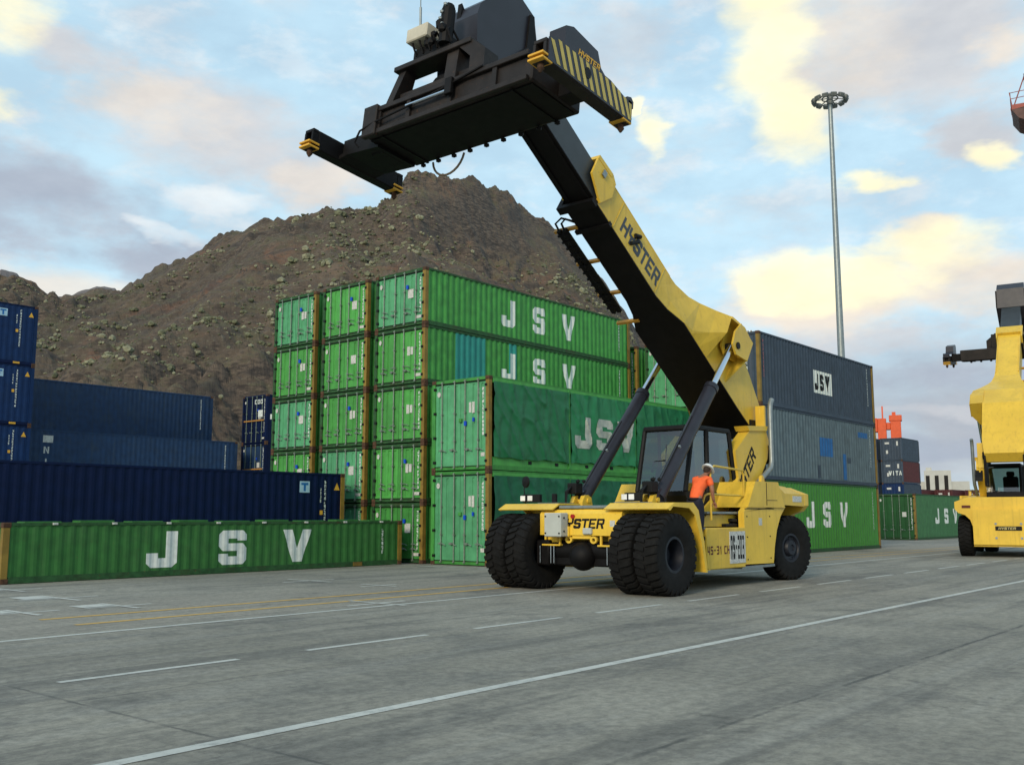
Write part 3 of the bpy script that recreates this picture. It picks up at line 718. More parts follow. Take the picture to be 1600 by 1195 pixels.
def hill_z(a, r):
    e = float(np.interp(a, rx, ry)); Rr = 330+35*math.sin(a*.21+1)
    zr = Rr*math.tan(R(e)); r0 = 118+6*math.sin(a*.5)
    x, y = r*math.cos(R(a)), r*math.sin(R(a))
    tt = (r-r0)/(Rr-r0)
    if tt <= 0: return -1.0
    if tt <= 1:
        peak = math.exp(-((a-43)/5.5)**2)
        k = tt**1.05; k = k*(1-.22*peak*smooth((1-tt)/.2)*1.0) if tt > .6 else k*(1-.22*peak*smooth(tt/.6))
        z = zr*k
    else:
        z = zr*(1-(tt-1)*.8)
    am = smooth(tt/.12)
    rid = 1-abs(noise.noise(Vector((x*.017+3, y*.017, .4)))*2.2)
    wx = noise.noise(Vector((x*.011, y*.011, 8.8)))*26; wy = noise.noise(Vector((x*.011, y*.011, 4.8)))*26
    gul = 1-abs(noise.noise(Vector(((x+wx-.55*y)*.016, (y+wy+.4*x)*.006, 1.7)))*2.6)
    z += am*min(1, abs(1.12-tt)*2.2)*((rid-.42)*4.0+(gul-.42)*8.0)
    z += am*fbm(x*.05, y*.05, 2.2, 6)*3.0*(.35+.65*min(1, abs(1-tt)*5))
    crag = smooth((noise.noise(Vector((x*.022, y*.022, z*.03)))+.02)*3)
    z += am*crag*(abs(noise.noise(Vector((x*.20, y*.20, z*.12))))*4.2-.8)*(.5+.5*min(1, abs(1-tt)*6))
    z += smooth(1-abs(tt-.985)/.07)*(fbm(x*.11, y*.11, 6.1, 5)*3.2+abs(noise.noise(Vector((x*.3, y*.3, 2))))*1.6-1.2)
    z += am*(fbm(x*.14, y*.14, 4.4, 4)*1.3*(.4+.6*min(1, abs(1-tt)*6))+fbm(x*.4, y*.4, 7.7, 4)*.4)
    return z
def build_hill():
    A = np.linspace(27.5, 98, 720); Q = np.concatenate([np.linspace(112, 345, 210), np.linspace(350, 560, 22)])
    vs = []; fs = []
    for a in A:
        for r in Q: vs.append((r*math.cos(R(a)), r*math.sin(R(a)), hill_z(a, r)))
    n = len(Q)
    for i in range(len(A)-1):
        for j in range(n-1): fs.append((i*n+j, i*n+j+1, (i+1)*n+j+1, (i+1)*n+j))
    me = bpy.data.meshes.new('hill'); me.from_pydata(vs, [], fs)
    m = bpy.data.materials.new('hill_rock'); m.use_nodes = True; t = NT(m.node_tree)
    p = t.n('ShaderNodeNewGeometry').outputs['Position']; nz = t.n('ShaderNodeSeparateXYZ', inp={0: t.n('ShaderNodeNewGeometry').outputs['Normal']}).outputs[2]
    rot = t.n('ShaderNodeVectorMath', operation='MULTIPLY', inp={0: p, 1: (1, 1, 3.2)}).outputs[0]
    c = t.mix(t.ramp(t.noise(p, .03, 8, .65), .36, .64), (.058, .040, .027), (.135, .090, .053))  # broad rock tones, here and next line; contrast raised to imitate side light
    c = t.mix(t.math('MULTIPLY', t.ramp(t.noise(p, .014, 5, .6, .3), .48, .60), .5), c, (.050, .040, .026))
    c = t.mix(t.math('MULTIPLY', t.ramp(t.noise(p, .045, 6, .6, .3), .54, .66), .7), c, (.165, .078, .042))
    c = t.mix(t.math('MULTIPLY', t.ramp(t.noise(p, .15, 8, .72), .48, .62), .6), c, (.090, .086, .038))
    c = t.mix(t.math('MULTIPLY', t.ramp(t.noise(rot, .35, 8, .75), .53, .62), .75), c, (.040, .032, .025))
    c = t.mix(t.math('MULTIPLY', t.ramp(t.noise(p, .8, 6, .75), .56, .64), .7), c, (.20, .170, .110))
    c = t.mix(t.math('MULTIPLY', t.ramp(t.noise(p, 1.6, 5, .75), .55, .66), .6), c, (.050, .040, .030))
    c = t.mix(t.math('SUBTRACT', 1.0, t.ramp(nz, .42, .76)), c, t.mix(t.ramp(t.noise(rot, .5, 8, .75), .42, .60), (.036, .027, .021), (.125, .092, .066)))
    wz = t.n('ShaderNodeVectorMath', operation='MULTIPLY', inp={0: p, 1: (.035, .035, .13)}).outputs[0]
    c = t.mix(t.math('MULTIPLY', t.ramp(t.noise(wz, 1.0, 7, .6, .5), .56, .64), .62), c, (.034, .028, .024))
    bsd = t.n('ShaderNodeBsdfPrincipled', inp={'Base Color': c, 'Roughness': .95})
    bn = t.n('ShaderNodeBump', inp={'Strength': .6, 'Distance': .8, 'Height': t.noise(p, .8, 8, .75)}); t.t.links.new(bn.outputs[0], bsd.inputs['Normal'])
    t.t.links.new(bsd.outputs[0], t.n('ShaderNodeOutputMaterial').inputs[0]); me.materials.append(m)
    for q in me.polygons: q.use_smooth = False
    o = bpy.data.objects.new('hill', me); C.objects.link(o); tag(o, kind='structure')
build_hill()
def far_ridge(name, prof, Rr, m, seed):
    b = MB(); rows = []
    for k, (rr_, f) in enumerate(((Rr*.7, 0), (Rr*.8, .45), (Rr*.9, .8), (Rr, 1.0), (Rr*1.1, .8), (Rr*1.3, .1))):
        row = []
        for a in np.linspace(prof[0][0], prof[-1][0], 130):
            e = np.interp(a, [p[0] for p in prof], [p[1] for p in prof])
            z = Rr*math.tan(R(e))*f+fbm(a*1.3, k*1.9, seed, 5)*Rr*(.002 if k == 3 else .008)
            row.append(b.bm.verts.new((rr_*math.cos(R(a)), rr_*math.sin(R(a)), z)))
        rows.append(row)
    for r0, r1 in zip(rows, rows[1:]):
        for i in range(len(r0)-1): b.bm.faces.new((r0[i], r0[i+1], r1[i+1], r1[i]))
    tag(b.build(name, m, fix=True), kind='structure')
far_ridge('far_hills', [(56, 0), (59, 6), (61, 11.0), (62.3, 12.3), (63.3, 12.35), (64.5, 11.7), (66, 11.5), (67.2, 12.6), (67.9, 12.7), (69, 12.2), (72, 10), (80, 6)], 720, mat('far_hill_rock', (.115, .10, .095), .95, var=.25, scale=.02), 5.0)

# shrubs over the hillside
def build_shrubs():
    rr = random.Random(11); bm = bmesh.new()
    base = bmesh.new(); bmesh.ops.create_icosphere(base, subdivisions=1, radius=1.0)
    bv = [v.co.copy() for v in base.verts]; bf = [[v.index for v in f.verts] for f in base.faces]; base.free()
    vs, fs, mi = [], [], []
    tries = 0; n = 0
    while n < 9000 and tries < 90000:
        tries += 1
        a = rr.uniform(24, 72); r = 125+(rr.random()**.8)*205
        x, y = r*math.cos(R(a)), r*math.sin(R(a))
        d = noise.noise(Vector((x*.02, y*.02, 9)))+.5*noise.noise(Vector((x*.07, y*.07, 4)))
        if d < rr.uniform(-.2, .5): continue
        if r > 312: continue
        z = hill_z(a, r); s = .18+.55*rr.random()**3.0+(.7 if rr.random() < .02 else 0)
        k = rr.random(); idx = 0 if k < .45 else (1 if k < .8 else 2)
        for q in range(rr.choice((1, 2, 3))):
            ox, oy = rr.uniform(-s, s)*.8, rr.uniform(-s, s)*.8; s2 = s*rr.uniform(.5, 1.0); o0 = len(vs)
            for v in bv:
                j = 1+.35*noise.noise(v*2.3+Vector((n, q, 0)))+rr.uniform(-.12, .12)
                vs.append((x+ox+v.x*s2*j, y+oy+v.y*s2*j, z+.4*s+v.z*s2*.95*j))
            for f in bf: fs.append([o0+i for i in f]); mi.append(idx)
        n += 1
    me = bpy.data.meshes.new('hill_shrubs'); me.from_pydata(vs, [], fs)
    for cc, nm in (((.130, .132, .075), 'shrub_green'), ((.22, .215, .135), 'shrub_pale'), ((.085, .09, .05), 'shrub_dark')):
        me.materials.append(mat(nm, cc, .9, var=.35, scale=1.5, bump=.8, bscale=9))
    me.polygons.foreach_set('material_index', mi)
    o = bpy.data.objects.new('hill_shrubs', me); C.objects.link(o)
    tag(o, 'pale green cushion shrubs dotted over the brown volcanic hillside', 'shrubs', kind='stuff')
build_shrubs()
# ------------------------------------------------------------------ reach stackers
PIV = (6.7, 3.75)
def tyre_mesh(Rt, wd, key):
    def f():
        b = MB(); h = wd/2; ri = Rt*.41
        b.lathe_y([(ri, -h*.74), (ri+.05, -h*.86), (Rt*.62, -h*1.0), (Rt*.80, -h*1.02), (Rt*.91, -h*.97), (Rt-.045, -h*.86), (Rt-.035, -h*.5), (Rt-.032, 0), (Rt-.035, h*.5), (Rt-.045, h*.86), (Rt*.91, h*.97), (Rt*.80, h*1.02), (Rt*.62, h*1.0), (ri+.05, h*.86), (ri, h*.74), (ri-.02, 0), (ri, -h*.74)], (0, 0, 0), 64)
        N = 30
        for sgn in (-1, 1):
            for k in range(N):
                a = 2*math.pi*(k+(.5 if sgn > 0 else 0))/N; da = 2*math.pi/N
                pts = []
                # lug: from shoulder (wide) to past the centre, slanted round the tyre
                sec = [(h*1.03, Rt*.885, 0.0, .27), (h*.99, Rt-.030, .02, .30), (h*.86, Rt, .05, .31), (h*.30, Rt+.004, .30, .27), (h*.06, Rt+.004, .42, .22)]
                rings = []
                for y, r, off, hw in sec:
                    c0 = a+da*off; w_ = da*hw
                    rings.append([((r)*math.cos(c0-w_), sgn*y, r*math.sin(c0-w_)), (r*math.cos(c0+w_), sgn*y, r*math.sin(c0+w_)), ((r-.075)*math.cos(c0+w_), sgn*y*.97, (r-.075)*math.sin(c0+w_)), ((r-.075)*math.cos(c0-w_), sgn*y*.97, (r-.075)*math.sin(c0-w_))])
                b.loft(rings)
        return b.mesh('tyre', rubber, smooth=True)
    return cached(('tyre', key), f)
def rim_mesh(Rt, wd, kind):
    def f():
        b = MB(); h = wd/2; ri = Rt*.42
        if kind == 'deep':
            b.lathe_y([(ri, -h*.72), (ri+.02, -h*.80), (ri-.03, -h*.80), (ri-.05, -h*.4), (ri-.06, h*.3), (ri-.12, h*.34), (.16, h*.30), (.15, h*.05), (.10, h*.0), (0.001, 0)], (0, 0, 0), 40)
            for k in range(12): a = 2*math.pi*k/12; b.tube([((ri-.1)*math.cos(a), h*.24, (ri-.1)*math.sin(a)), ((ri-.1)*math.cos(a), h*.36, (ri-.1)*math.sin(a))], .022, 6)
        else:
            b.lathe_y([(ri, -h*.72), (ri+.02, -h*.80), (ri-.03, -h*.80), (ri-.06, -h*.55), (ri*.62, -h*.50), (ri*.55, -h*.85), (ri*.50, -h*.92), (.08, -h*.92), (.075, -h*.80), (0.001, -h*.80)], (0, 0, 0), 40)
            for k in range(12): a = 2*math.pi*k/12; b.tube([((ri*.8)*math.cos(a), -h*.6, (ri*.8)*math.sin(a)), ((ri*.8)*math.cos(a), -h*.46, (ri*.8)*math.sin(a))], .02, 6)
        return b.mesh('rim', rimm, smooth=True)
    return cached(('rim', kind, Rt), f)
def wheel(root, x, y, Rt, wd, kind, steer=0.0, flip=False):
    o = put('wheel', tyre_mesh(Rt, wd, (Rt, wd)), root, (x, y, Rt-.01)); o.rotation_euler = (0, random.uniform(0, 3), steer+(math.pi if flip else 0))
    o.rotation_mode = 'YXZ'; put('rim', rim_mesh(Rt, wd, kind), o)
    return o
def boomfn(th, px=PIV[0], pz=PIV[1]):
    c, s_ = math.cos(R(th)), math.sin(R(th))
    return lambda s, y, t: Vector((px-(s*c-t*s_), y, pz+s*s_+t*c))
def flat_text(name, txt, h, fn, m, parent, wid=1.0, gap=.16, slant=.16):
    ps, wd = text_polys(txt, h, wid, gap, slant)
    return text_mesh(ps, fn).build(name, m, parent, fix=False)
def make_stacker(loc, rz, th, ext, label, group, main=True, sp_off=(0, 0, 0)):
    r = empty('reach_stacker', loc, rz); tag(r, label, 'reach stacker', group)
    # wheels
    for y in (-1.87, -1.29, 1.29, 1.87):
        wheel(r, 0, y, .785, .50, 'deep', 0, y > 0)
    for y in (-1.52, 1.52): wheel(r, 6.03, y, .765, .46, 'hub', R(-12) if main else 0, y > 0)
    # axles
    b = MB(); b.tube([(0, -1.0, .80), (0, 1.0, .80)], .20, 16); b.ball((-.16, -.04, .70), .29, (1, 1, 1), 3)
    for y in (-.95, .95): b.box(-.24, .24, y-.17, y+.17, .50, 1.02, .03)
    b.box(-.14, .3, -.9, .9, .5, .98, .03)
    b.build('front_axle', black, r, smooth=True)
    MB().box(5.85, 6.2, -1.25, 1.25, .55, .85, .03).tube([(6.03, -1.3, .765), (6.03, 1.3, .765)], .13, 12).build('rear_axle', black, r)
    b = MB()
    for y in (-.88, -.70, .62, .70, .98): b.tube([(-.27, y, .55), (-.27, y, .90)], .014, 6)
    b.build('axle_bolt', chrome, r)
    # chassis
    b = MB()
    b.box(-.12, 6.9, -1.0, -.62, .92, 1.62, .02).box(-.12, 6.9, .62, 1.0, .92, 1.62, .02).box(.3, 6.9, -.62, .62, .80, 1.30, .02)
    b.build('chassis', yellow, r)
    b = MB()
    b.prism([(-.22, 1.12), (-.12, 1.10), (0, 1.12), (0, 1.62), (-.16, 1.62), (-.22, 1.55)], 'y', -1.02, 1.02)
    for y in (-.32, .30):
        ring = [(y+.085*math.cos(a), 1.03+.075*math.sin(a)) for a in np.linspace(0, 2*math.pi, 17)[:-1]]
        inn = [(y+.042*math.cos(a), 1.03+.036*math.sin(a)) for a in np.linspace(0, 2*math.pi, 17)[:-1]]
        for x0, x1 in ((-.20, -.14),):
            O = [b.bm.verts.new((x0, *p)) for p in ring]; I = [b.bm.verts.new((x0, *p)) for p in inn]
            O2 = [b.bm.verts.new((x1, *p)) for p in ring]; I2 = [b.bm.verts.new((x1, *p)) for p in inn]
            for i in range(16):
                j = (i+1) % 16
                b.bm.faces.new((O[i], O[j], I[j], I[i])); b.bm.faces.new((O2[i], I2[i], I2[j], O2[j])); b.bm.faces.new((O[i], O2[i], O2[j], O[j])); b.bm.faces.new((I[i], I[j], I2[j], I2[i]))
    b.box(-.19, -.14, -.25, .22, 1.045, 1.12, .01)
    for y0, y1 in ((-.93, -.45), (.48, .95)):
        b.box(-.26, .05, y0, y1, .90, .935, .008); b.box(-.20, -.16, y0+.03, y0+.07, .93, 1.12); b.box(-.20, -.16, y1-.07, y1-.03, .93, 1.12)
    b.box(-.10, .5, -.98, .98, 1.605, 1.64, .006)
    fb = b.build('front_beam', yellow, r)
    flat_text('lettering', 'HYSTER', .20, lambda u, v: (-.2235, .55-u, 1.255+v), blackm, fb, 1.10, .05, .22)
    MB().tube([(-.21, .16, 1.50), (-.26, .16, 1.50)], .045, 12).build('marker_lamp', redm, fb)
    MB().box(-.28, -.20, -.32, -.10, 1.14, 1.27, .02).build('camera_box', boxgrey, fb)
    MB().box(-.10, 1.3, -.62, .62, 1.66, 1.72, .01).build('top_plate', galv, r)
    if main:
        cb = MB().box(-.50, -.25, .27, .70, 1.09, 1.57, .015).build('control_box', boxgrey, r)
        b = MB()
        for y in (.31, .66):
            for z in (1.16, 1.50): b.tube([(-.50, y, z), (-.515, y, z)], .018, 8)
        b.tube([(-.4, .265, 1.20), (-.4, .255, 1.20)], .02, 8).tube([(-.4, .265, 1.47), (-.4, .255, 1.47)], .02, 8)
        b.build('box_screw', blackm, cb)
        MB().box(-.27, -.18, .24, .68, 1.1, 1.3).build('box_bracket', yellow, cb)
    # fenders: sloped lip, flat top, outer skirt that sweeps down behind the tyre
    for s in (-1, 1):
        b = MB(); yi, yo = .64*s, 2.10*s
        prof = [(-.30, 1.645), (-.05, 1.765), (.66, 1.77), (.86, 1.62), (1.06, 1.0), (1.17, .40), (1.14, .40), (1.02, .98), (.82, 1.585), (.64, 1.735), (-.05, 1.735), (-.28, 1.625)]
        b.prism(prof, 'y', min(yi, yo), max(yi, yo))
        sk = [(-.30, 1.645), (-.05, 1.765), (.66, 1.77), (.86, 1.62), (1.06, 1.0), (1.17, .40), (1.10, .40), (.96, .98), (.72, 1.52), (.50, 1.66), (-.10, 1.69), (-.22, 1.61)]
        b.prism(sk, 'y', yo-.006 if s > 0 else yo-.02, yo+.02 if s > 0 else yo+.006)
        fd = b.build('fender', yellow, r)
        MB().box(-.02, .55, min(s*.70, s*1.25), max(s*.70, s*1.25), 1.772, 1.785, .003).build('tread_plate', galv, fd)
        # lights
        b = MB(); b.box(.12, .22, s*1.55-.24 if s > 0 else -1.23-.0, s*1.55+.24 if s > 0 else -.86, 1.80, 1.97, .01); b.build('light_housing', blackm, fd)
        for k in (0, 1):
            y0 = (1.50+k*.2) if s > 0 else (-1.10+k*.17)
            MB().box(.105, .12, y0, y0+.13, 1.83, 1.94, .004).build('headlight', lampg, fd)
        if s > 0:
            MB().box(.25, .33, .98, 1.08, 1.77, 1.98, .01).build('light_housing', blackm, fd)
            mr = MB(); mr.lathe_y([(.001, -.0), (.12, -.0), (.13, .02), (.12, .05), (.001, .07)], (0, 0, 0), 20)
            o = mr.build('mirror', blackm, fd, smooth=True); o.location = (.2, 1.72, 2.24); o.rotation_euler = (0, 0, R(70))
            MB().tube([(.2, 1.76, 1.76), (.2, 1.80, 2.1), (.22, 1.74, 2.2)], .012, 6).build('mirror_arm', blackm, fd)
        # lift cylinder lug
        b = MB(); yc = .88*s
        b.prism([(.86, 1.64), (.86, 1.80), (.95, 1.94), (1.08, 1.96), (1.20, 1.90), (1.26, 1.64)], 'y', yc-.17, yc-.07); b.prism([(.86, 1.64), (.86, 1.80), (.95, 1.94), (1.08, 1.96), (1.20, 1.90), (1.26, 1.64)], 'y', yc+.07, yc+.17)
        b.tube([(1.07, yc-.2, 1.84), (1.07, yc+.2, 1.84)], .05, 12)
        b.build('cylinder_lug', yellow, r)
    BF0 = boomfn(th); yw = 1.0 if main else 1.10
    BF = lambda s, y, t: BF0(s, y*yw, t)
    # lift cylinders
    for s in (-1, 1):
        A = Vector((1.22, .96*s, 1.88)); B_ = BF(2.62, .92*s, .36)
        d = B_-A; L_ = d.length*.70 if main else d.length*.60; J = A+d.normalized()*L_
        cy = MB(); cy.tube([A, A+d.normalized()*.01, J], .155, 20).tube([J-d.normalized()*.10, J+d.normalized()*.03], .17, 20)
        cy.tube([A-Vector((0, .10, 0)), A+Vector((0, .10, 0))], .19, 16)
        cyo = cy.build('lift_cylinder', headm, r, smooth=True)
        MB().tube([J, B_], .082, 18).build('piston_rod', chrome, cyo, smooth=True)
        b = MB(); u = d.normalized()
        b.tube([A+u*.3+Vector((-.18, 0, .02)), A+u*1.2+Vector((-.19, 0, .03)), A+u*2.5+Vector((-.18, 0, .03))], .018, 6)
        b.box(*(A.x-.42, A.x-.15), A.y-.12, A.y+.12, A.z+.10, A.z+.34, .02)
        for k in range(4): b.ball((A.x-.30+k*.07, A.y-.1+.06*(k % 3), A.z+.38), .045, (1, 1, 1), 1)
        b.build('valve_block', blackm, cyo)
        b = MB()
        for k in range(3): b.tube([(A.x-.35+k*.06, A.y+.05*k, A.z+.3), (A.x-.60+k*.04, A.y+.05*k-.02, A.z+.15), (A.x-.62+k*.05, A.y+.04*k, A.z-.1), (A.x-.40, A.y, 1.70)], .02, 6)
        b.build('hydraulic_hose', blackm, cyo)
        b = MB(); m0 = A+u*1.5; b.tube([m0+Vector((-.15, -.06, 0)), m0+Vector((-.20, -.06, .05))], .03, 8); b.build('fitting', galv, cyo)
    # boom
    # each station: s, half width and t of the bottom corner, of the waist corner, of the top corner
    S = [(8.0, .40, -.36, .40, .0, .40, .44), (5.2, .40, -.36, .40, .0, .40, .44), (4.75, .47, -.36, .46, -.1, .42, .45), (4.25, .66, -.36, .66, -.30, .50, .52), (3.9, .66, -.36, .68, -.27, .60, .63), (3.45, .66, -.36, .82, .06, .78, .79), (3.06, .66, -.36, 1.0, .40, .98, .93), (3.03, .66, -.36, .66, .40, .66, .94), (2.0, .66, -.36, .66, .30, .66, 1.02), (1.2, .66, -.36, .66, .2, .66, .78), (.35, .66, -.33, .66, .0, .66, .46), (-.15, .60, -.20, .60, .0, .60, .22)]
    rings = []
    for s, wb, tb, wk, tk, wt, tt in S:
        rings.append([BF(s, -wb, tb), BF(s, -wk, tk), BF(s, -wt, tt), BF(s, wt, tt), BF(s, wk, tk), BF(s, wb, tb)])
    bo = MB().loft(rings).build('boom', yellow, r)
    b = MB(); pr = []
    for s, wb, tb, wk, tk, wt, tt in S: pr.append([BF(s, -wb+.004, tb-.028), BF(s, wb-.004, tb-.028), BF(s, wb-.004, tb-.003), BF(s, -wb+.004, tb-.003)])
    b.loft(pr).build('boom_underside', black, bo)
    for s in (-1, 1):   # bracket: roof plate, rear web and outer cheek round the rod end
        b = MB()
        b.loft([[BF(3.06, s*.64, .89), BF(3.06, s*1.0, .86), BF(3.06, s*1.0, .93), BF(3.06, s*.64, .96)], [BF(2.55, s*.64, .98), BF(2.55, s*1.08, .98), BF(2.55, s*1.08, 1.03), BF(2.55, s*.64, 1.03)], [BF(2.02, s*.64, .98), BF(2.02, s*1.05, .96), BF(2.02, s*1.05, 1.01), BF(2.02, s*.64, 1.03)]])
        b.loft([[BF(2.06, s*.64, -.28), BF(2.06, s*.64, .97), BF(2.06, s*1.05, .95), BF(2.06, s*1.07, .45)], [BF(2.01, s*.64, -.28), BF(2.01, s*.64, .97), BF(2.01, s*1.05, .95), BF(2.01, s*1.07, .45)]])
        for y in (.74, 1.04):
            q = [BF(2.04, s*y, .97), BF(2.75, s*y, .97), BF(2.88, s*y, .60), BF(2.82, s*y, .24), BF(2.55, s*y, .14), BF(2.04, s*y, .38)]
            b.loft([q, [p+Vector((0, .05*s, 0)) for p in q]])
        b.build('cylinder_bracket', yellow, bo)
        MB().tube([BF(2.62, s*.70, .36), BF(2.62, s*1.12, .36)], .085, 14).build('pin_cap', blackm, bo)
    b = MB()
    for s_ in (7.3, 5.3):
        b.loft([[BF(s_, -.404, -.35), BF(s_, -.404, .43), BF(s_-.02, -.404, .43), BF(s_-.02, -.404, -.35)], [BF(s_, -.412, -.35), BF(s_, -.412, .43), BF(s_-.02, -.412, .43), BF(s_-.02, -.412, -.35)]])
    for y in (-.38, .38): b.tube([BF(7.7, y, .47), BF(5.0, y, .47)], .02, 6)
    b.build('weld_seam', yellow, bo)
    # head plate and collar on the outer boom
    b = MB()
    for s in (-1, 1):
        q = [BF(8.52, s*.41, -.02), BF(8.55, s*.41, .50), BF(7.95, s*.41, .56), (BF(7.78, s*.41, .46)), BF(7.72, s*.41, .10), BF(7.95, s*.41, -.34)]
        b.loft([q, [p+Vector((0, .05*s, 0)) for p in q]])
    b.loft([[BF(7.98, -.47, .455), BF(7.98, .47, .455), BF(7.98, .47, .56), BF(7.98, -.47, .56)], [BF(8.55, -.47, .42), BF(8.55, .47, .42), BF(8.55, .47, .52), BF(8.55, -.47, .52)]])
    b.build('head_plate', yellow, bo)
    MB().loft([[BF(8.28, -.475, .20), BF(8.28, -.475, .36), BF(8.16, -.475, .36), BF(8.16, -.475, .20)], [BF(8.28, -.50, .20), BF(8.28, -.50, .36), BF(8.16, -.50, .36), BF(8.16, -.50, .20)]]).build('plate_bolt', galv, bo)
    b = MB()
    for s0, s1, e in ((7.98, 8.16, .09), (7.35, 7.45, .05)):
        A_ = [[BF(s_, -.415, -.33), BF(s_, -.43, -.40-e), BF(s_, .43+e, -.40-e), BF(s_, .43+e, .3), BF(s_, .41, .3), BF(s_, .41, -.39), BF(s_, -.41, -.39), BF(s_, -.41, -.33)] for s_ in (s0, s1)]
        b.loft(A_)
    b.build('wear_collar', black, bo)
    # hose carrier along the far lower edge
    b = MB()
    for q in range(2): b.loft([[BF(s_, .60+q*.15, -.52), BF(s_, .70+q*.15, -.52), BF(s_, .70+q*.15, -.44), BF(s_, .60+q*.15, -.44)] for s_ in (7.6, 5.0)])
    for k in range(13): s_ = 7.5-k*.19; b.loft([[BF(s_, .58, -.54), BF(s_, .88, -.54), BF(s_, .88, -.50), BF(s_, .58, -.50)], [BF(s_-.05, .58, -.54), BF(s_-.05, .88, -.54), BF(s_-.05, .88, -.50), BF(s_-.05, .58, -.50)]])
    b.tube([BF(7.5, .66, -.5), BF(7.72, .68, -.42), BF(7.75, .6, -.32), BF(7.6, .45, -.3)], .025, 8).tube([BF(7.5, .80, -.5), BF(7.74, .84, -.40), BF(7.78, .7, -.3), BF(7.6, .45, -.28)], .025, 8)
    b.build('hose_carrier', black, bo)
    for s_ in (7.55, 6.55, 5.55, 4.6):
        b = MB(); b.loft([[BF(s_, .38, -.34), BF(s_, 1.0, -.34), BF(s_, 1.0, -.42), BF(s_, .38, -.42)], [BF(s_-.07, .38, -.34), BF(s_-.07, 1.0, -.34), BF(s_-.07, 1.0, -.42), BF(s_-.07, .38, -.42)]])
        b.build('carrier_bracket', mat('bracket_orange', (.50, .25, .03), .5), bo)
    greytxt = mat('boom_lettering_grey', (.055, .065, .075), .6)
    flat_text('lettering', 'HYSTER', .42, lambda u, v: BF(7.08-u, -.404-(.0 if 1 else 0), -.20+v), greytxt, bo, .80, .05, .0)
    b = MB(); b.tube([BF(6.62, -.43, -.16), BF(6.42, -.43, .10)], .045, 8).tube([BF(6.60, -.44, .12), BF(6.44, -.44, .24)], .05, 8).build('boom_lamp', blackm, bo)
    # inner boom, head
    e = 8.0+ext
    ib = MB().loft([[BF(s_, -.345, -.29), BF(s_, .345, -.29), BF(s_, .345, .36), BF(s_, -.345, .36)] for s_ in (3.0, e)]).build('inner_boom', greysteel, r)
    b = MB(); b.loft([[BF(s_, -.350, -.315), BF(s_, .350, -.315), BF(s_, .350, -.293), BF(s_, -.350, -.293)] for s_ in (8.02, e-.02)])
    for y in (-.24, .24): b.loft([[BF(s_, y-.035, -.345), BF(s_, y+.035, -.345), BF(s_, y+.035, -.316), BF(s_, y-.035, -.316)] for s_ in (8.02, e-.04)])
    b.build('slide_rail', black, ib)
    hd = [(e-.1, -.95), (e+.15, -1.35), (e+.45, -1.45), (e+1.12, -.45), (e+1.18, -.20), (e+1.10, .10), (e+.85, .66), (e+.62, .96), (e+.10, 1.0), (e-.5, .38), (e-.45, -.28), (e-.25, -.6)]
    b = MB(); b.loft([[BF(s_, y, t_) for s_, t_ in hd] for y in (-.50, .50)])
    hdo = b.build('boom_head', headm, ib)
    b = MB()
    for y in (-.51, .51): b.loft([[BF(e-.35, y, .36), BF(e+.12, y, .93), BF(e+.22, y, .86), BF(e-.10, y, .2), BF(e+.25, y, -.95), BF(e+.05, y, -1.0)], [BF(e-.35, y*1.09, .36), BF(e+.12, y*1.09, .93), BF(e+.22, y*1.09, .86), BF(e-.10, y*1.09, .2), BF(e+.25, y*1.09, -.95), BF(e+.05, y*1.09, -1.0)]])
    b.build('head_rib', black, hdo)
    MB().tube([BF(e+.28, -.49, -1.15), BF(e+.28, -.55, -1.15)], .12, 14).tube([BF(e+.28, -.55, -1.15), BF(e+.28, -.60, -1.15)], .05, 10).build('head_pin', galv, hdo)
    b = MB(); b.loft([[BF(e+1.05, y, -.18), BF(e+1.28, y, -.10), BF(e+1.1, y, -.45)] for y in (-.05, .05)]).build('lifting_eye', black, hdo)
    b = MB()
    q = [(.10, .05), (.16, .30), (.02, .24), (-.02, .42), (-.22, .30), (-.34, .46), (-.40, .05)]
    F0, F1 = BF(e+.45, 0, -1.45), BF(e+1.12, 0, -.45); dv = (F1-F0).normalized(); nv = Vector((-abs(dv.z), 0, dv.x if dv.x < 0 else -dv.x)).normalized()
    b.loft([[F0+dv*(v+.1)+Vector((0, u-.22, 0))+nv*k for u, v in q] for k in (.004, .03)])
    b.build('cutout_plate', black, hdo)
    # ---------------- spreader; local axes: b along +x tipped down at the rear, a along y, c up
    tip = BF(e+.35, 0, -1.35)
    cx, cyy, cz = (-3.82+sp_off[0], .12+sp_off[1], 8.47+sp_off[2]) if main else (tip.x-.2, 0, tip.z-1.35)
    pt = .13; cp, sp_ = math.cos(pt), math.sin(pt)
    def SP(b_, a_, c_): return Vector((cx+b_*cp+c_*sp_, cyy+a_, cz-b_*sp_+c_*cp))
    SM = Matrix(((cp, 0, sp_, cx), (0, 1, 0, cyy), (-sp_, 0, cp, cz), (0, 0, 0, 1)))
    H2 = 2.88
    b = MB(); b.box(-.72, .66, -2.35, 1.72, .10, .62, .03, SM).box(-.80, -.72, -2.3, 1.70, .54, .64, .01, SM).box(-.80, -.72, -2.3, 1.70, .08, .18, .01, SM)
    b.box(-.85, -.72, 1.35, 1.72, .05, .68, .02, SM)
    for a in (-1.6, -.55, .5, 1.3): b.box(-.775, -.72, a, a+.10, .18, .54, 0, SM)
    sp = b.build('spreader', brownblack, r)
    b = MB(); b.box(-.62, .56, -2.30, 1.68, .072, .098, 0, SM)
    for a in (-1.9, 1.3): b.box(-.66, .60, a, a+.06, .05, .071, 0, SM)
    for k in range(9): b.ball(SP(.60, -1.9+k*.42, .04), .06, (1, 1, .8), 1)
    b.build('bottom_plate', black, sp)
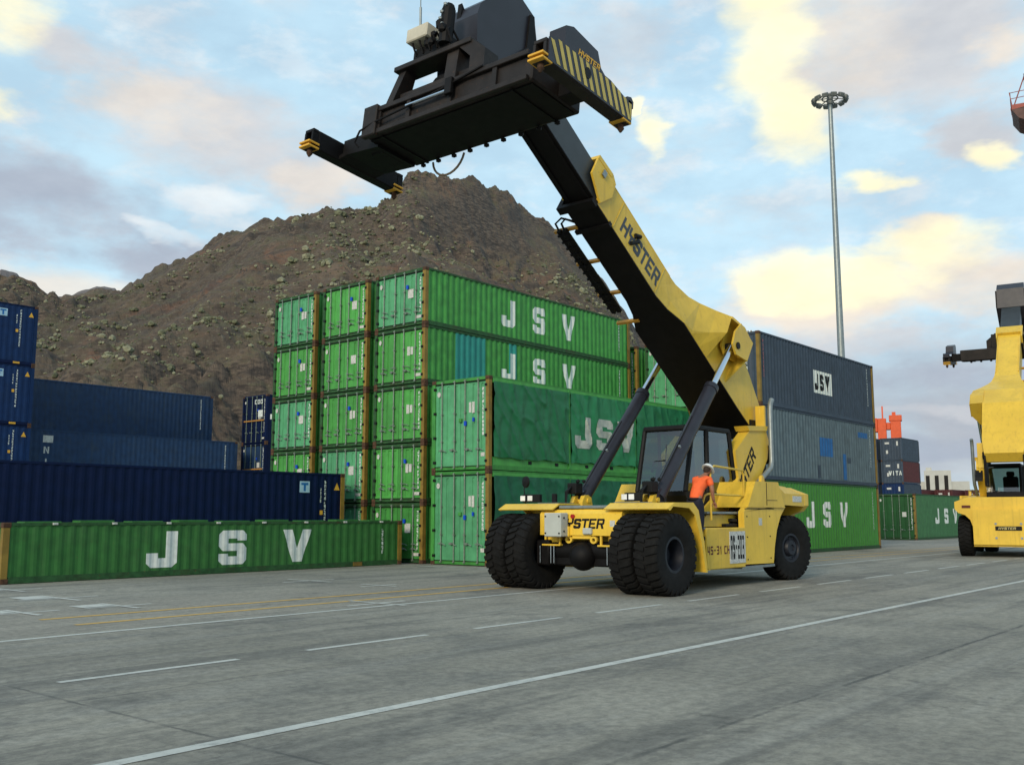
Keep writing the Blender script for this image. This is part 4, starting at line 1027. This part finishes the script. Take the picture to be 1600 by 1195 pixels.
    b = MB(); b.box(-.42, -.06, 1.5, H2-.12, .10, .46, .015, SM).box(.02, .38, -H2+.12, -2.1, .12, .48, .015, SM).box(-.30, .30, 1.70, 2.0, .0, .16, .01, SM)
    b.build('telescopic_arm', black, sp)
    b = MB(); b.prism([(1.60, -.0), (2.5, .06), (2.75, .02), (2.75, .10), (1.60, .30)], 'x', -.5, .5, SM); b.build('arm_gusset', black, sp)
    for s in (-1, 1):
        a0, a1 = (s*H2-.13, s*H2+.13)
        b = MB(); b.box(-1.05, 1.10, a0, a1, .0, .40, .02, SM)
        for bb in (-1.19, 1.10):   # hollow socket ends
            q = bb
            b.box(q, q+.14, a0, a1, .33, .40, .01, SM).box(q, q+.14, a0, a1, -.02, .06, .01, SM).box(q, q+.14, a0, a0+.05, .06, .33, 0, SM).box(q, q+.14, a1-.05, a1, .06, .33, 0, SM)
        eb = b.build('end_beam', black if s > 0 else brownblack, sp)
        for bb in (-1.12, 1.16):
            b = MB(); p = SP(bb, s*H2, -.02); b.tube([p, SP(bb, s*H2, -.09)], .055, 10).tube([SP(bb, s*H2, -.09), SP(bb, s*H2, -.16)], .065, 10, .02); b.build('twistlock', rust, eb)
            for k in (0, 1):
                MB().box(bb-.16, bb+.10, a0-.025, a1+.025, .075-k*.085, .115-k*.085, .006, SM).build('warning_band', yelmark, eb)
        if s < 0:
            b = MB(); ya = a0-.03
            pl = [(-1.14, .02), (1.24, .02), (1.24, .30), (1.16, .36), (.55, .50), (-.95, .50), (-1.14, .42)]
            b.prism(pl, 'y', ya-.0, ya+.028, SM)
            hs = [(-.72, .50), (-.72, .86), (-.52, .94), (.18, .86), (.30, .60), (.48, .50)]
            b.prism(hs, 'y', ya+.03, a1+.08, SM)
            b.prism([(1.12, .33), (1.12, .48), (1.24, .52), (1.32, .46), (1.32, .33), (1.28, .33), (1.28, .44), (1.16, .44), (1.16, .33)], 'y', a0, a1, SM)
            b.build('warning_board', headm, eb)
            def cut(px, pz):   # clip height of board at b
                if px < -.95: return .42+(px+1.14)/.19*.08
                if px > .55: return .50-(px-.55)/.65*.14 if px < 1.2 else .33
                return .50
            ps = []
            k = -1.12
            while k < 1.2:
                top = min(.48, cut(k, 0)-.02); sh = .20; wb = .098
                x0 = k; b0 = .05
                pg = [(x0+sh, b0), (x0+sh+wb, b0), (x0+wb, top), (x0, top)]
                pg = [(min(1.22, x), z) for x, z in pg]; ps.append(pg)
                k += .187
            text_mesh(ps, lambda u, v: SM @ Vector((u, ya-.004, v))).build('warning_stripes', mat('stripe_yellow', (.52, .40, .10), .55, dirt_amt=.3), eb, fix=False)
            flat_text('lettering', 'HYSTER', .12, lambda u, v: SM @ Vector((-.36+u*1.05, ya+.024, .52+v)), yelmark, eb, .9, .08, .2)
            b = MB(); b.prism([(-.10+.085*math.cos(a), .30+.10*math.sin(a)) for a in np.linspace(0, 2*math.pi, 15)[:-1]], 'y', ya-.010, ya, SM); b.build('board_hole', blackm, eb)
    # frame, valves and head fixings on top of the spreader
    b = MB()
    for a0, a1, lean in ((.98, 1.16, .25), (-.62, -.34, 0.0)):
        b.loft([[SP(-.80, a0+lean*.0, .62), SP(-.80, a1, .62), SP(-.42, a1, .62), SP(-.42, a0, .62)], [SP(-.76, a0-lean, 1.22), SP(-.76, a1-lean, 1.22), SP(-.50, a1-lean, 1.22), SP(-.50, a0-lean, 1.22)]])
    b.box(-.84, -.40, -.95, 1.0, 1.22, 1.32, .01, SM).box(-.70, -.45, -.9, .9, .62, .80, .01, SM).box(.30, .60, -1.0, 1.0, .62, 1.25, .02, SM)
    b.prism([(-1.30, .62), (-1.30, 1.0), (-.9, 1.32), (-.55, 1.32), (-.95, .95), (-.95, .62)], 'x', -.80, -.45, SM)
    b.build('rotator_frame', brownblack, sp)
    b = MB(); b.tube([SP(0, 0, .62), SP(0, 0, 1.0)], .55, 28); b.build('slew_ring', black, sp, smooth=True)
    b = MB(); b.box(-.80, -.35, -.40, .55, 1.33, 1.55, .02, SM)
    for k in range(10): p = SP(-.85+random.uniform(-.1, .25), -.35+random.random()*.6, 1.45+random.random()*.5); b.ball(p, random.uniform(.05, .10), (1, 1, 1.2), 1)
    for k in range(6): p = SP(-.8, -.45+k*.18, 1.4); b.tube([p, p+Vector((-.08, .03, .22)), p+Vector((.05, .08, .35)), p+Vector((.25, .05, .1))], .022, 6)
    b.tube([SP(-.80, -.28, 1.4), SP(-.80, -.28, 2.10)], .13, 12).ball(SP(-.80, -.28, 2.12), .12, (1, 1, 1), 2)
    b.build('valve_block', black, sp)
    b = MB()
    for k in range(4): b.ball(SP(-.93, -.28+random.uniform(-.08, .08), 1.75+k*.13), .042, (1, 1, 1), 1)
    b.build('fitting', galv, sp)
    MB().box(-.98, -.55, .06, .60, 1.62, 1.90, .02, SM).build('junction_box', creamm, sp)
    if main:
        b = MB(); p = SP(-.7, .50, 1.7); b.tube([p, p+Vector((0, 0, .75))], .024, 8).tube([p+Vector((0, 0, .75)), p+Vector((.0, 0, 2.6))], .012, 6); b.build('antenna', galv, sp)
    b = MB(); b.tube([SP(-.82, -.45, .40), SP(-.82, .55, .40)], .035, 10); b.build('damper_rod', chrome, sp)
    b = MB(); b.tube([SP(-.81, -1.3, .64), SP(-.83, .0, .42), SP(-.83, 1.4, .30), SP(-.86, 1.75, .20), SP(-.86, 1.86, .0), SP(-.8, 1.80, -.1)], .022, 6); b.box(-.88, -.80, -.62, -.46, .30, .62, .01, SM); b.build('hydraulic_hose', black, sp)
    b = MB(); b.tube([SP(.55, .72+.42*math.cos(a), .06-.42*math.sin(a)) for a in np.linspace(.15, math.pi-.15, 13)], .022, 8); b.build('hanging_hose', mat('hose_tan', (.16, .12, .08), .6), sp, smooth=True)
    # ---------------- boom support tower, body, counterweight
    tw = [(5.45, 3.60), (6.25, 3.66), (6.42, 3.35), (6.30, 2.90), (5.15, 1.60), (4.15, 1.55), (4.75, 2.40), (4.62, 3.02)]
    for s in (-1, 1):
        b = MB(); y0, y1 = (.74, 1.02); b.prism(tw, 'y', min(s*y0, s*y1), max(s*y0, s*y1)); 
        b.prism([(5.2, 3.66), (6.3, 3.72), (6.25, 3.60), (5.3, 3.54)], 'y', min(s*.70, s*1.06), max(s*.70, s*1.06))
        t_ = b.build('boom_support', yellow, r)
        if s < 0:
            ph = R(51); uu = (math.cos(ph), math.sin(ph)); vv = (-uu[1], uu[0])
            flat_text('lettering', 'HYSTER', .34, lambda u, v: (4.72+uu[0]*u+vv[0]*v, -1.024, 1.74+uu[1]*u+vv[1]*v), blackm, t_, .86, .05, .22)
    MB().tube([(6.7, -.74, 3.75), (6.7, .74, 3.75)], .14, 16).box(6.1, 6.9, -.70, -.62, 2.6, 3.9, .02).box(6.1, 6.9, .62, .70, 2.6, 3.9, .02).box(5.2, 6.6, -.70, .70, 1.6, 2.4, .02).build('pivot', black, r)
    # rear body side panels with wheel arch
    arch = [(3.50, .46), (4.90, .44), (4.98, .80), (5.12, 1.18), (5.34, 1.50), (5.62, 1.72), (6.0, 1.80), (6.5, 1.74), (6.5, 1.78), (3.66, 1.72), (3.50, 1.6)]
    for s in (-1, 1):
        b = MB(); b.prism(arch, 'y', min(s*1.62, s*1.76), max(s*1.62, s*1.76)); b.build('body_side', yellow, r)
    # arch liners
    b = MB()
    for s in (-1, 1):
        la = [(4.90, .44), (4.98, .80), (5.12, 1.18), (5.34, 1.50), (5.62, 1.72), (6.0, 1.80), (6.0, 1.84), (5.58, 1.76), (5.29, 1.53), (5.07, 1.2), (4.93, .81), (4.86, .44)]
        b.prism(la, 'y', min(s*1.0, s*1.615), max(s*1.0, s*1.615))
    b.build('arch_liner', yellow, r)
    # engine hood and counterweight: faceted shell
    def ring(x, yb, zb, yt, zt): return [(x, -yb, zb), (x, -yb, zt-.26), (x, -yt, zt), (x, yt, zt), (x, yb, zt-.26), (x, yb, zb)]
    b = MB(); b.loft([[(3.62, -1.80, 1.70), (4.02, -1.80, 2.28), (4.02, 1.80, 2.28), (3.62, 1.80, 1.70)], [(5.52, -1.80, 1.70), (5.18, -1.80, 2.29), (5.18, 1.80, 2.29), (5.52, 1.80, 1.70)]])
    b.build('engine_hood', yellow, r)
    def cwr(x, zb, ze, zt, yt, ye=1.795): return [(x, -ye, zb), (x, -ye, ze), (x, -yt, zt), (x, yt, zt), (x, ye, ze), (x, ye, zb)]
    b = MB(); b.loft([cwr(5.16, 1.76, 2.20, 2.285, 1.77), cwr(5.54, 1.76, 2.03, 2.27, 1.35), cwr(6.50, 1.74, 2.03, 2.22, 1.35), cwr(6.62, 1.74, 2.02, 2.19, 1.35)])
    cw = b.build('counterweight', yellow, r)
    b = MB(); prof = [(-1.80, 2.03), (-1.80, 1.76), (-1.68, 1.62), (-1.45, 1.54), (-1.28, 1.36), (-1.20, 1.10), (-1.20, .38), (1.20, .38), (1.20, 1.10), (1.28, 1.36), (1.45, 1.54), (1.68, 1.62), (1.80, 1.76), (1.80, 2.03), (1.35, 2.20), (-1.35, 2.20)]
    b.prism(prof, 'x', 6.62, 6.85)
    b.prism([(-1.19, .45), (1.19, .45), (1.19, 1.75), (-1.19, 1.75)], 'x', 6.85, 6.95)
    b.build('counterweight_plate', yellow, cw)
    MB().box(6.951, 6.98, -.44, .44, .98, 1.13, .004).build('badge', blackm, cw)
    flat_text('lettering', 'HYSTER', .09, lambda u, v: (6.985, -.34+u*1.2, 1.01+v), mat('badge_letter', (.45, .38, .15), .5), cw, .95, .12, .2)
    b = MB()
    for y in (-.42, .42):
        for z in (.70, 1.22): b.tube([(6.94, y, z), (6.97, y, z)], .045, 10)
    b.build('bolt', galv, cw)
    b = MB()
    for y in (-1.55, 1.25): b.box(6.85, 6.87, y, y+.30, 1.80, 1.90, .004)
    b.build('tail_light', mat('tail_light_red', (.10, .02, .01), .3), cw)
    MB().box(5.95, 6.45, -1.802, -1.79, 1.84, 1.98).build('sticker', offw, cw)
    b = MB(); b.prism([(5.04, 2.30), (5.06, 2.42), (5.12, 2.46), (5.18, 2.42), (5.22, 2.29)], 'y', -1.45, -1.38); b.build('lifting_eye', yellow, cw)
    # side box with its writing
    bx = MB().box(1.80, 3.52, -1.76, -1.05, .40, 1.26, .02).build('side_box', yellow, r)
    flat_text('lettering', '45-31 CH', .165, lambda u, v: (1.83+u*.92, -1.763, .71+v*1.05), redtxt, bx, .85, .16, 0)
    MB().box(2.78, 3.50, -1.772, -1.762, .50, 1.18, .0).build('number_sheet', offw, bx)
    flat_text('lettering', 'RS-203', .50, lambda u, v: (2.82+u*.222, -1.775, .59+v), blackm, bx, .9, .22, 0)
    MB().box(1.80, 3.52, 1.05, 1.76, .40, 1.26, .02).build('tank_box', yellow, r)
    b = MB(); b.tube([(3.62, -1.20, 1.02), (3.62, -1.20, 1.04), (4.15, -1.20, 1.04)], .21, 16); b.tube([(3.3, -1.5, 1.30), (3.6, -1.5, 1.36), (3.95, -1.48, 1.30), (4.1, -1.48, 1.05)], .07, 10); b.box(2.95, 3.7, -1.6, -1.2, 1.28, 1.34, .01); b.box(3.25, 3.75, -1.60, -1.3, 1.38, 1.45, .01)
    b.build('air_filter', blackm, r, smooth=True)
    MB().box(3.4, 5.0, -1.74, -.9, .36, .42, .005).build('side_step', galv, r)
    b = MB(); b.tube([(3.72, -1.66, .44), (3.72, -1.66, .84)], .068, 14).tube([(3.72, -1.66, .84), (3.72, -1.66, .92)], .03, 8); ex = b.build('fire_extinguisher', redm, r, smooth=True)
    MB().tube([(3.72, -1.66, .58), (3.72, -1.66, .66)], .071, 14).build('extinguisher_label', offw, ex)
    b = MB()
    for s in (-1, 1):
        y = 1.762*s
        b.box(3.52, 5.0, min(y, y+.004*s), max(y, y+.004*s), 1.66, 1.675)
        for x in (3.62, 4.75):
            for z in (.56, 1.05, 1.5): b.tube([(x, y, z), (x, y+.012*s, z)], .016, 6)
    b.box(4.55, 4.57, -1.806, -1.80, 1.75, 2.26).box(4.57, 5.1, -1.806, -1.80, 1.86, 1.87)
    b.build('panel_seam', blackm, r)
    b = MB(); b.box(4.2, 4.36, -1.765, -1.761, 1.30, 1.46).box(-.225, -.222, -.86, -.74, 1.30, 1.42); b.build('warning_sticker', offw, r)
    b = MB()
    for k in range(5): b.tube([(3.0+k*.12, -1.05, 1.55), (3.05+k*.12, -1.15, 1.35), (3.3+k*.08, -1.2, 1.30)], .022, 6)
    b.build('hydraulic_hose', blackm, r)
    # stairs, platform, hand rails
    b = MB(); b.prism([(1.20, .42), (1.78, .42), (1.52, .98), (1.40, .98)], 'y', -1.80, -1.76)
    b.prism([(1.15, .40), (1.85, .40), (1.85, .44), (1.15, .44)], 'y', -1.80, -1.20); b.box(1.74, 1.80, -1.7, -1.10, .44, 1.26, .005)
    b.build('stair_side', yellow, r)
    b = MB()
    for x0, x1, z in ((1.22, 1.62, .38), (1.30, 1.70, .68), (1.38, 1.76, .96), (1.46, 1.80, 1.24)): b.box(x0, x1, -1.74, -1.15, z, z+.03, .004)
    b.build('stair_tread', galv, r)
    b = MB(); b.box(2.15, 3.70, -1.60, -.80, 1.55, 1.60, .006); b.build('platform', galv, r)
    b = MB(); b.prism([(1.9, 1.28), (3.6, 1.28), (3.6, 1.53), (2.3, 1.53)], 'y', -1.50, -1.45); b.box(2.0, 4.6, -1.44, -.9, 1.27, 1.53, .01); b.prism([(3.0, 1.61), (4.35, 1.61), (4.6, 2.02), (3.75, 2.02)], 'y', -1.0, -.94)
    b.build('platform_bracket', yellow, r)
    b = MB(); rr_ = .024; yy = -1.62
    b.tube([(2.28, yy, 1.42), (2.28, yy, 2.42)], rr_, 8)
    b.tube([(2.28, yy, 2.50), (2.45, yy, 2.57), (3.72, yy, 2.52), (3.80, yy, 2.42), (3.80, yy, 1.60)], rr_, 8)
    b.tube([(1.86, yy, 1.30), (1.88, yy, 1.70), (2.02, yy, 1.93), (2.15, yy, 1.97), (3.80, yy, 1.95)], rr_, 8)
    b.build('handrail', yellow, r, smooth=True)
    b = MB(); b.tube([(1.83, yy, 1.15), (1.83, yy, 1.75)], .02, 8); b.build('grab_rail', yellow, r)
    # cab
    X0, X1, Y0, Y1, Z0, Z1 = 2.42, 4.72, -.90, .34, 1.72, 3.46
    fr = MB(); pr_ = .05
    def post(p, q, w_=.055): fr.tube([p, q], w_, 8)
    c = {}
    low = 2.05
    P0 = [(X0+.10, Y1, low), (X0+.10, Y0, low)]; 
    post((X0+.05, Y1, low), (X0+.42, Y1, Z1)); post((X0+.05, Y0, low), (X0+.42, Y0, Z1))
    post((X1+.10, Y1, low), (X1-.20, Y1, Z1)); post((X1+.10, Y0, low), (X1-.20, Y0, Z1))
    post((3.45, Y0, low), (3.45, Y0, Z1), .06); post((3.45, Y1, low), (3.45, Y1, Z1), .04)
    fr.box(X0+.36, X1-.14, Y0-.03, Y1+.03, Z1-.04, Z1+.08, .03)
    fr.prism([(X0+.30, Z0-.1), (X0+.02, 1.95), (X0, low), (X1+.12, low), (X1+.10, Z0-.1)], 'y', Y0-.02, Y1+.02)
    cab = fr.build('cab', blackm, r)
    def pane(name, pts): b = MB(); b.quad(*pts); return b.build(name, glass, cab, fix=False)
    pane('windscreen', [(X0+.05, Y1-.04, low), (X0+.05, Y0+.04, low), (X0+.42, Y0+.04, Z1), (X0+.42, Y1-.04, Z1)])
    pane('side_window', [(X0+.10, Y0, low), (3.40, Y0, low), (3.40, Y0, Z1), (X0+.45, Y0, Z1)])
    pane('side_window', [(3.5, Y0, low), (X1+.05, Y0, low), (X1-.25, Y0, Z1), (3.5, Y0, Z1)])
    pane('side_window', [(X0+.10, Y1, low), (X1, Y1, low), (X1-.2, Y1, Z1), (X0+.45, Y1, Z1)])
    pane('rear_window', [(X1+.08, Y0+.04, low), (X1+.08, Y1-.04, low), (X1-.20, Y1-.04, Z1), (X1-.20, Y0+.04, Z1)])
    b = MB(); b.box(3.3, 3.85, -.35, .20, 2.0, 2.30, .05).box(3.75, 3.92, -.35, .20, 2.3, 3.05, .05).box(3.77, 3.9, -.22, .07, 3.05, 3.25, .04); b.box(3.0, 3.9, -.5, -.4, 2.3, 2.42, .02); b.build('driver_seat', innerm, cab)
    b = MB(); b.tube([(2.45, -.08, 2.05), (2.75, -.08, 2.62)], .04, 8)
    b.tube([(2.75+.17*math.cos(a)*.5, -.08+.17*math.sin(a), 2.66+.15*math.cos(a)*.6) for a in np.linspace(0, 2*math.pi, 17)], .014, 6); b.build('steering_wheel', innerm, cab)
    b = MB(); b.tube([(X0+.10, -.55, 2.1), (X0+.25, -.3, 2.75), (X0+.33, -.28, 3.1)], .012, 6).tube([(X0+.22, -.3, 2.75), (X0+.24, .05, 2.72)], .012, 6); b.build('wiper', blackm, cab)
    # exhaust
    b = MB(); b.tube([(6.45, -1.12, 4.40), (6.36, -1.12, 4.28), (6.33, -1.12, 4.12), (6.33, -1.12, 2.85), (6.25, -1.12, 2.68), (5.55, -1.12, 2.30)], .062, 12); b.build('exhaust_pipe', galv, r, smooth=True)
    b = MB(); b.box(6.36, 6.44, -.95, -.70, 3.3, 4.25, .01).tube([(6.38, -.8, 4.2), (6.42, -.9, 3.1)], .03, 8); b.build('exhaust_bracket', yellow, r)
    MB().prism([(6.35, 3.25), (6.62, 2.95), (6.62, 2.80), (6.42, 2.95)], 'y', -1.05, -.80).build('wheel_stop', blackm, r)
    b = MB(); b.tube([(6.3, .95, 2.0), (6.3, .95, 4.2)], .03, 8); b.tube([(6.3, .95, 4.2), (6.3, .95, 4.38)], .07, 10); b.build('beacon', mat('beacon_orange', (.75, .12, .02), .4), r)
    return r
m1 = make_stacker((16.6, 11.95, 0), 0.0, 35, 3.55, 'large yellow reach stacker in the centre with raised boom and black spreader', 'yellow reach stackers')
m2 = make_stacker((46.6, 10.62, 0), R(188.7), 40, 3.0, 'yellow reach stacker seen from behind at the right edge of the yard', 'yellow reach stackers', main=False)

# ------------------------------------------------------------------ worker on the stairs
def person():
    root = empty('person', (18.36, 10.36, 1.0)); root.scale = (.96, .96, .96); tag(root, 'person in orange shirt and white hard hat bending forward on the machine stairs', 'person')
    sh = lambda v: Vector((v[0]+.30*max(0, v[2]-.92), v[1], v[2]-.10*max(0, v[2]-.92)))
    def skin(name, m, verts, edges, radii, rootv=0, sub=2):
        if name != 'hand': verts = [sh(v) for v in verts]
        me = bpy.data.meshes.new(name); me.from_pydata([Vector(v) for v in verts], edges, [])
        o = bpy.data.objects.new(name, me); C.objects.link(o)
        o.modifiers.new('s', 'SKIN'); 
        for i, rv in enumerate(radii):
            rv = rv if isinstance(rv, tuple) else (rv, rv); me.skin_vertices[0].data[i].radius = rv
            me.skin_vertices[0].data[i].use_root = (i == rootv)
        ss = o.modifiers.new('u', 'SUBSURF'); ss.levels = sub; ss.render_levels = sub
        dg = bpy.context.evaluated_depsgraph_get(); dg.update()
        nm = bpy.data.meshes.new_from_object(o.evaluated_get(dg)); bpy.data.objects.remove(o)
        nm.materials.clear(); nm.materials.append(m)
        for p in nm.polygons: p.use_smooth = True
        q = bpy.data.objects.new(name, nm); C.objects.link(q); q.parent = root; return q
    skinm = mat('skin', (.30, .13, .075), .55, var=.08); orangem = mat('orange_shirt', (.85, .13, .03), .7, var=.1, scale=8); trou = mat('dark_trousers', (.008, .010, .022), .8, var=.2, scale=8)
    # x forward (to the right in the photo), z up, feet at z = 0
    V = [(-.10, 0, .86), (-.07, 0, 1.05), (.02, 0, 1.24), (.12, 0, 1.38), (.19, 0, 1.46), (.25, 0, 1.53),
         (.10, -.19, 1.36), (.18, -.24, 1.10), (.30, -.22, .90), (.36, -.21, .84),
         (.12, .19, 1.36), (.24, .24, 1.13), (.40, .22, .97), (.47, .21, .92),
         (-.10, -.09, .80), (-.06, -.10, .44), (-.12, -.10, .06), (-.10, .09, .80), (.02, .10, .46), (-.02, .10, .06)]
    E_ = [(0, 1), (1, 2), (2, 3), (3, 4), (4, 5), (3, 6), (6, 7), (7, 8), (8, 9), (3, 10), (10, 11), (11, 12), (12, 13), (0, 14), (14, 15), (15, 16), (0, 17), (17, 18), (18, 19)]
    Rr = [(.11, .10), (.12, .11), (.13, .11), (.12, .10), .055, .055, .065, .047, .036, .030, .065, .047, .036, .030, .08, .060, .045, .08, .060, .045]
    skin('person_body', skinm, V, E_, Rr)
    # head with face
    b = MB(); hc = sh((.28, 0, 1.60)); tilt = Matrix.Translation(hc) @ Matrix.Rotation(R(34), 4, 'Y')
    q = bmesh.ops.create_icosphere(b.bm, subdivisions=3, radius=.1)
    for v in q['verts']:
        x, y, z = v.co; x *= 1.0; y *= .78; z *= 1.18
        if z < -.03: y *= 1-.25*(-z-.03)/.09; x *= 1-.08
        v.co = tilt @ Vector((x, y, z))
    for s in (-1, 1): 
        q = bmesh.ops.create_icosphere(b.bm, subdivisions=1, radius=.026)
        for v in q['verts']: v.co = tilt @ Vector((v.co.x*.9-.0, v.co.y*.4+s*.08, v.co.z*1.2-.005))
    q = bmesh.ops.create_cone(b.bm, segments=6, radius1=.018, radius2=.006, depth=.05, cap_ends=True)
    for v in q['verts']: v.co = tilt @ Vector((v.co.x+.10, v.co.y, v.co.z-.012))
    b.build('head', skinm, root, smooth=True)
    b = MB()
    for s in (-1, 1):
        q = bmesh.ops.create_icosphere(b.bm, subdivisions=1, radius=.011)
        for v in q['verts']: v.co = tilt @ Vector((v.co.x+.090, v.co.y+s*.032, v.co.z+.012))
    b.build('eyes', blackm, root)
    MB().box(.088, .094, -.022, .022, -.058, -.050, 0, tilt).build('mouth', mat('lips', (.22, .07, .06), .6), root)
    b = MB(); q = bmesh.ops.create_icosphere(b.bm, subdivisions=3, radius=.104)
    for v in q['verts']:
        x, y, z = v.co; v.co = tilt @ Vector((x-.012, y*.80, z*1.12-.002)) 
    bmesh.ops.bisect_plane(b.bm, geom=b.bm.verts[:]+b.bm.edges[:]+b.bm.faces[:], plane_co=tilt @ Vector((0, 0, -.01)), plane_no=(tilt.to_3x3() @ Vector((.8, 0, -.5))).normalized(), clear_outer=True)
    b.build('hair', mat('dark_hair', (.03, .018, .012), .8), root, smooth=True)
    hm = mat('hard_hat_white', (.66, .68, .66), .35); b = MB()
    rings = []
    for k in range(7):
        f = k/6; rr_ = .128*math.cos(f*1.45); zz = .035+.115*math.sin(f*1.45)
        rings.append([tilt @ Vector((rr_*1.12*math.cos(a), rr_*.95*math.sin(a), zz)) for a in np.linspace(0, 2*math.pi, 25)[:-1]])
    b.loft(rings); b.loft([[tilt @ Vector((.145*1.12*math.cos(a)+(.035 if math.cos(a) > 0 else 0)*math.cos(a), .140*.95*math.sin(a), z)) for a in np.linspace(0, 2*math.pi, 25)[:-1]] for z in (.032, .042)])
    b.build('hard_hat', hm, root, smooth=True)
    # shirt: torso and short sleeves, slightly larger than the body
    V = [(-.11, 0, .80), (-.06, 0, 1.05), (.02, 0, 1.24), (.11, 0, 1.38), (.17, 0, 1.45), (.10, -.18, 1.36), (.15, -.225, 1.19), (.12, .18, 1.36), (.19, .225, 1.21)]
    skin('shirt', orangem, V, [(0, 1), (1, 2), (2, 3), (3, 4), (3, 5), (5, 6), (3, 7), (7, 8)], [(.155, .145), (.15, .14), (.16, .14), (.135, .115), .075, .08, .068, .08, .068])
    V = [(-.10, 0, .97), (-.10, 0, .82), (-.10, -.09, .76), (-.06, -.10, .44), (-.12, -.10, .07), (-.10, .09, .76), (.02, .10, .46), (-.02, .10, .07)]
    skin('trousers', trou, V, [(0, 1), (1, 2), (2, 3), (3, 4), (1, 5), (5, 6), (6, 7)], [(.165, .15), (.165, .15), .135, .090, .072, .135, .090, .072])
    MB().loft([[sh((-.105+(.165+e_)*math.cos(a), (.155+e_)*math.sin(a), z)) for a in np.linspace(0, 2*math.pi, 19)[:-1]] for z, e_ in ((.865, -.012), (.87, 0), (.905, 0), (.91, -.012))]).build('belt', blackm, root)
    b = MB()
    for s, x in ((-1, -.12), (1, -.02)): b.box(x-.09, x+.19, s*.10-.05, s*.10+.05, 0.0, .10, .03)
    b.build('boots', blackm, root)
    for s, wr, d in ((-1, Vector((.36, -.21, .84)), Vector((.55, 0, -.83))), (1, Vector((.47, .21, .92)), Vector((.75, 0, -.66)))):
        d.normalize(); n = Vector((d.z, 0, -d.x)); side = Vector((0, 1, 0))
        V = [wr, wr+d*.04, wr+d*.085]; E_ = [(0, 1), (1, 2)]; Rr = [(.028, .022), (.040, .018), (.042, .016)]
        for k, (o_, L_) in enumerate(((-.033, .066), (-.011, .078), (.011, .074), (.033, .058))):
            i0 = len(V); base = wr+d*.085+side*o_
            V += [base+d*.012, base+d*(L_*.45)+n*.006, base+d*(L_*.75)+n*.024, base+d*(L_*.85)+n*.042]; E_ += [(2, i0), (i0, i0+1), (i0+1, i0+2), (i0+2, i0+3)]; Rr += [.0095, .009, .008, .007]
        i0 = len(V); V += [wr+d*.045-side*s*.045+n*.012, wr+d*.075-side*s*.062+n*.03, wr+d*.098-side*s*.058+n*.045]; E_ += [(1, i0), (i0, i0+1), (i0+1, i0+2)]; Rr += [.012, .010, .009]
        skin('hand', skinm, V, E_, Rr, 1, 1)
person()

# ------------------------------------------------------------------ high mast light
mx_, my_ = 72*math.cos(R(21.33)), 72*math.sin(R(21.33)); mh = 31.3
ms = empty('light_mast', (mx_, my_, 0)); tag(ms, 'very tall galvanised floodlight mast with a round crown of lamps', 'light mast')
MB().tube([(0, 0, 0), (0, 0, mh)], .30, 16, .15).build('pole', galv, ms, smooth=True)
b = MB()
for rr_, zz in ((1.0, mh+.05), (.55, mh+.15)): b.tube([(rr_*math.cos(a), rr_*math.sin(a), zz) for a in np.linspace(0, 2*math.pi, 25)], .05, 6)
for k in range(6): a = k*math.pi/3; b.tube([(0, 0, mh+.2), (1.0*math.cos(a), 1.0*math.sin(a), mh+.05)], .04, 6)
b.tube([(0, 0, mh-.3), (0, 0, mh+.5)], .22, 12); b.build('crown_ring', mat('mast_dark_metal', (.17, .18, .17), .6, .3), ms)
for k in range(12):
    a = k*math.pi/6+.1; M_ = Matrix.Rotation(a, 4, 'Z') @ Matrix.Translation((1.12, 0, mh+.02)) @ Matrix.Rotation(R(25), 4, 'Y')
    f = MB().box(-.16, .16, -.20, .20, -.14, .16, .04, M_).build('floodlight', mat('lamp_housing', (.15, .16, .15), .5, .3), ms)
    MB().box(-.13, .13, -.17, .17, -.152, -.142, 0, M_).build('lamp_glass', galv, f)

# quay crane whose cabin hangs into the frame at the top right
ca = R(11.6); cx_, cy_ = 95*math.cos(ca), 95*math.sin(ca); cz_ = 1.5+95*.368
q = empty('quay_crane', (cx_, cy_, 0), ca); tag(q, 'red and brown quay crane platform with railings hanging in at the top right', 'crane')
brm = mat('crane_brown_paint', (.10, .045, .035), .6, var=.25, dirt_amt=.4); rdm = mat('crane_red_paint', (.30, .07, .05), .6)
b = MB(); b.prism([(.75, .1), (.25, -.7), (-.3, -1.0-.0), (-6, -.2), (-6, .9)], 'x', -2, 2, Matrix.Translation((0, 0, cz_)))
b.build('cabin_floor', brm, q)
MB().box(-2, 2, -6, .75, cz_+.1, cz_+.55, .02).build('platform_edge', rdm, q)
MB().box(-1.5, 1.5, -6, -.35, cz_+1.9, cz_+3.4, .03).build('cabin', brm, q)
b = MB()
for y in (.70, -.5, -1.8): 
    for x in (-1.95, 1.95): b.tube([(x, y, cz_+.5), (x, y+.15, cz_+1.7)], .035, 6)
for z in (1.1, 1.65): b.tube([(-1.95, .8, cz_+z), (-1.95, -4, cz_+z+.2)], .03, 6).tube([(-1.95, .8, cz_+z), (1.95, .8, cz_+z)], .03, 6)
b.tube([(-1.4, .6, cz_+.5), (-1.4, -.4, cz_+3.2)], .05, 6).tube([(-1.4, -.75, cz_+.4), (-1.4, -.35, cz_+3.1)], .06, 6)
b.build('railing', rdm, q)
b = MB(); b.box(-1.2, 1.2, -9.5, -7.5, 0, cz_+12, .05).box(-1.2, 1.2, -30, -5.0, cz_+3.4, cz_+5.2, .05).box(-1.2, 1.2, -30, -28, 0, cz_+5, .05); b.build('crane_frame', rdm, q)
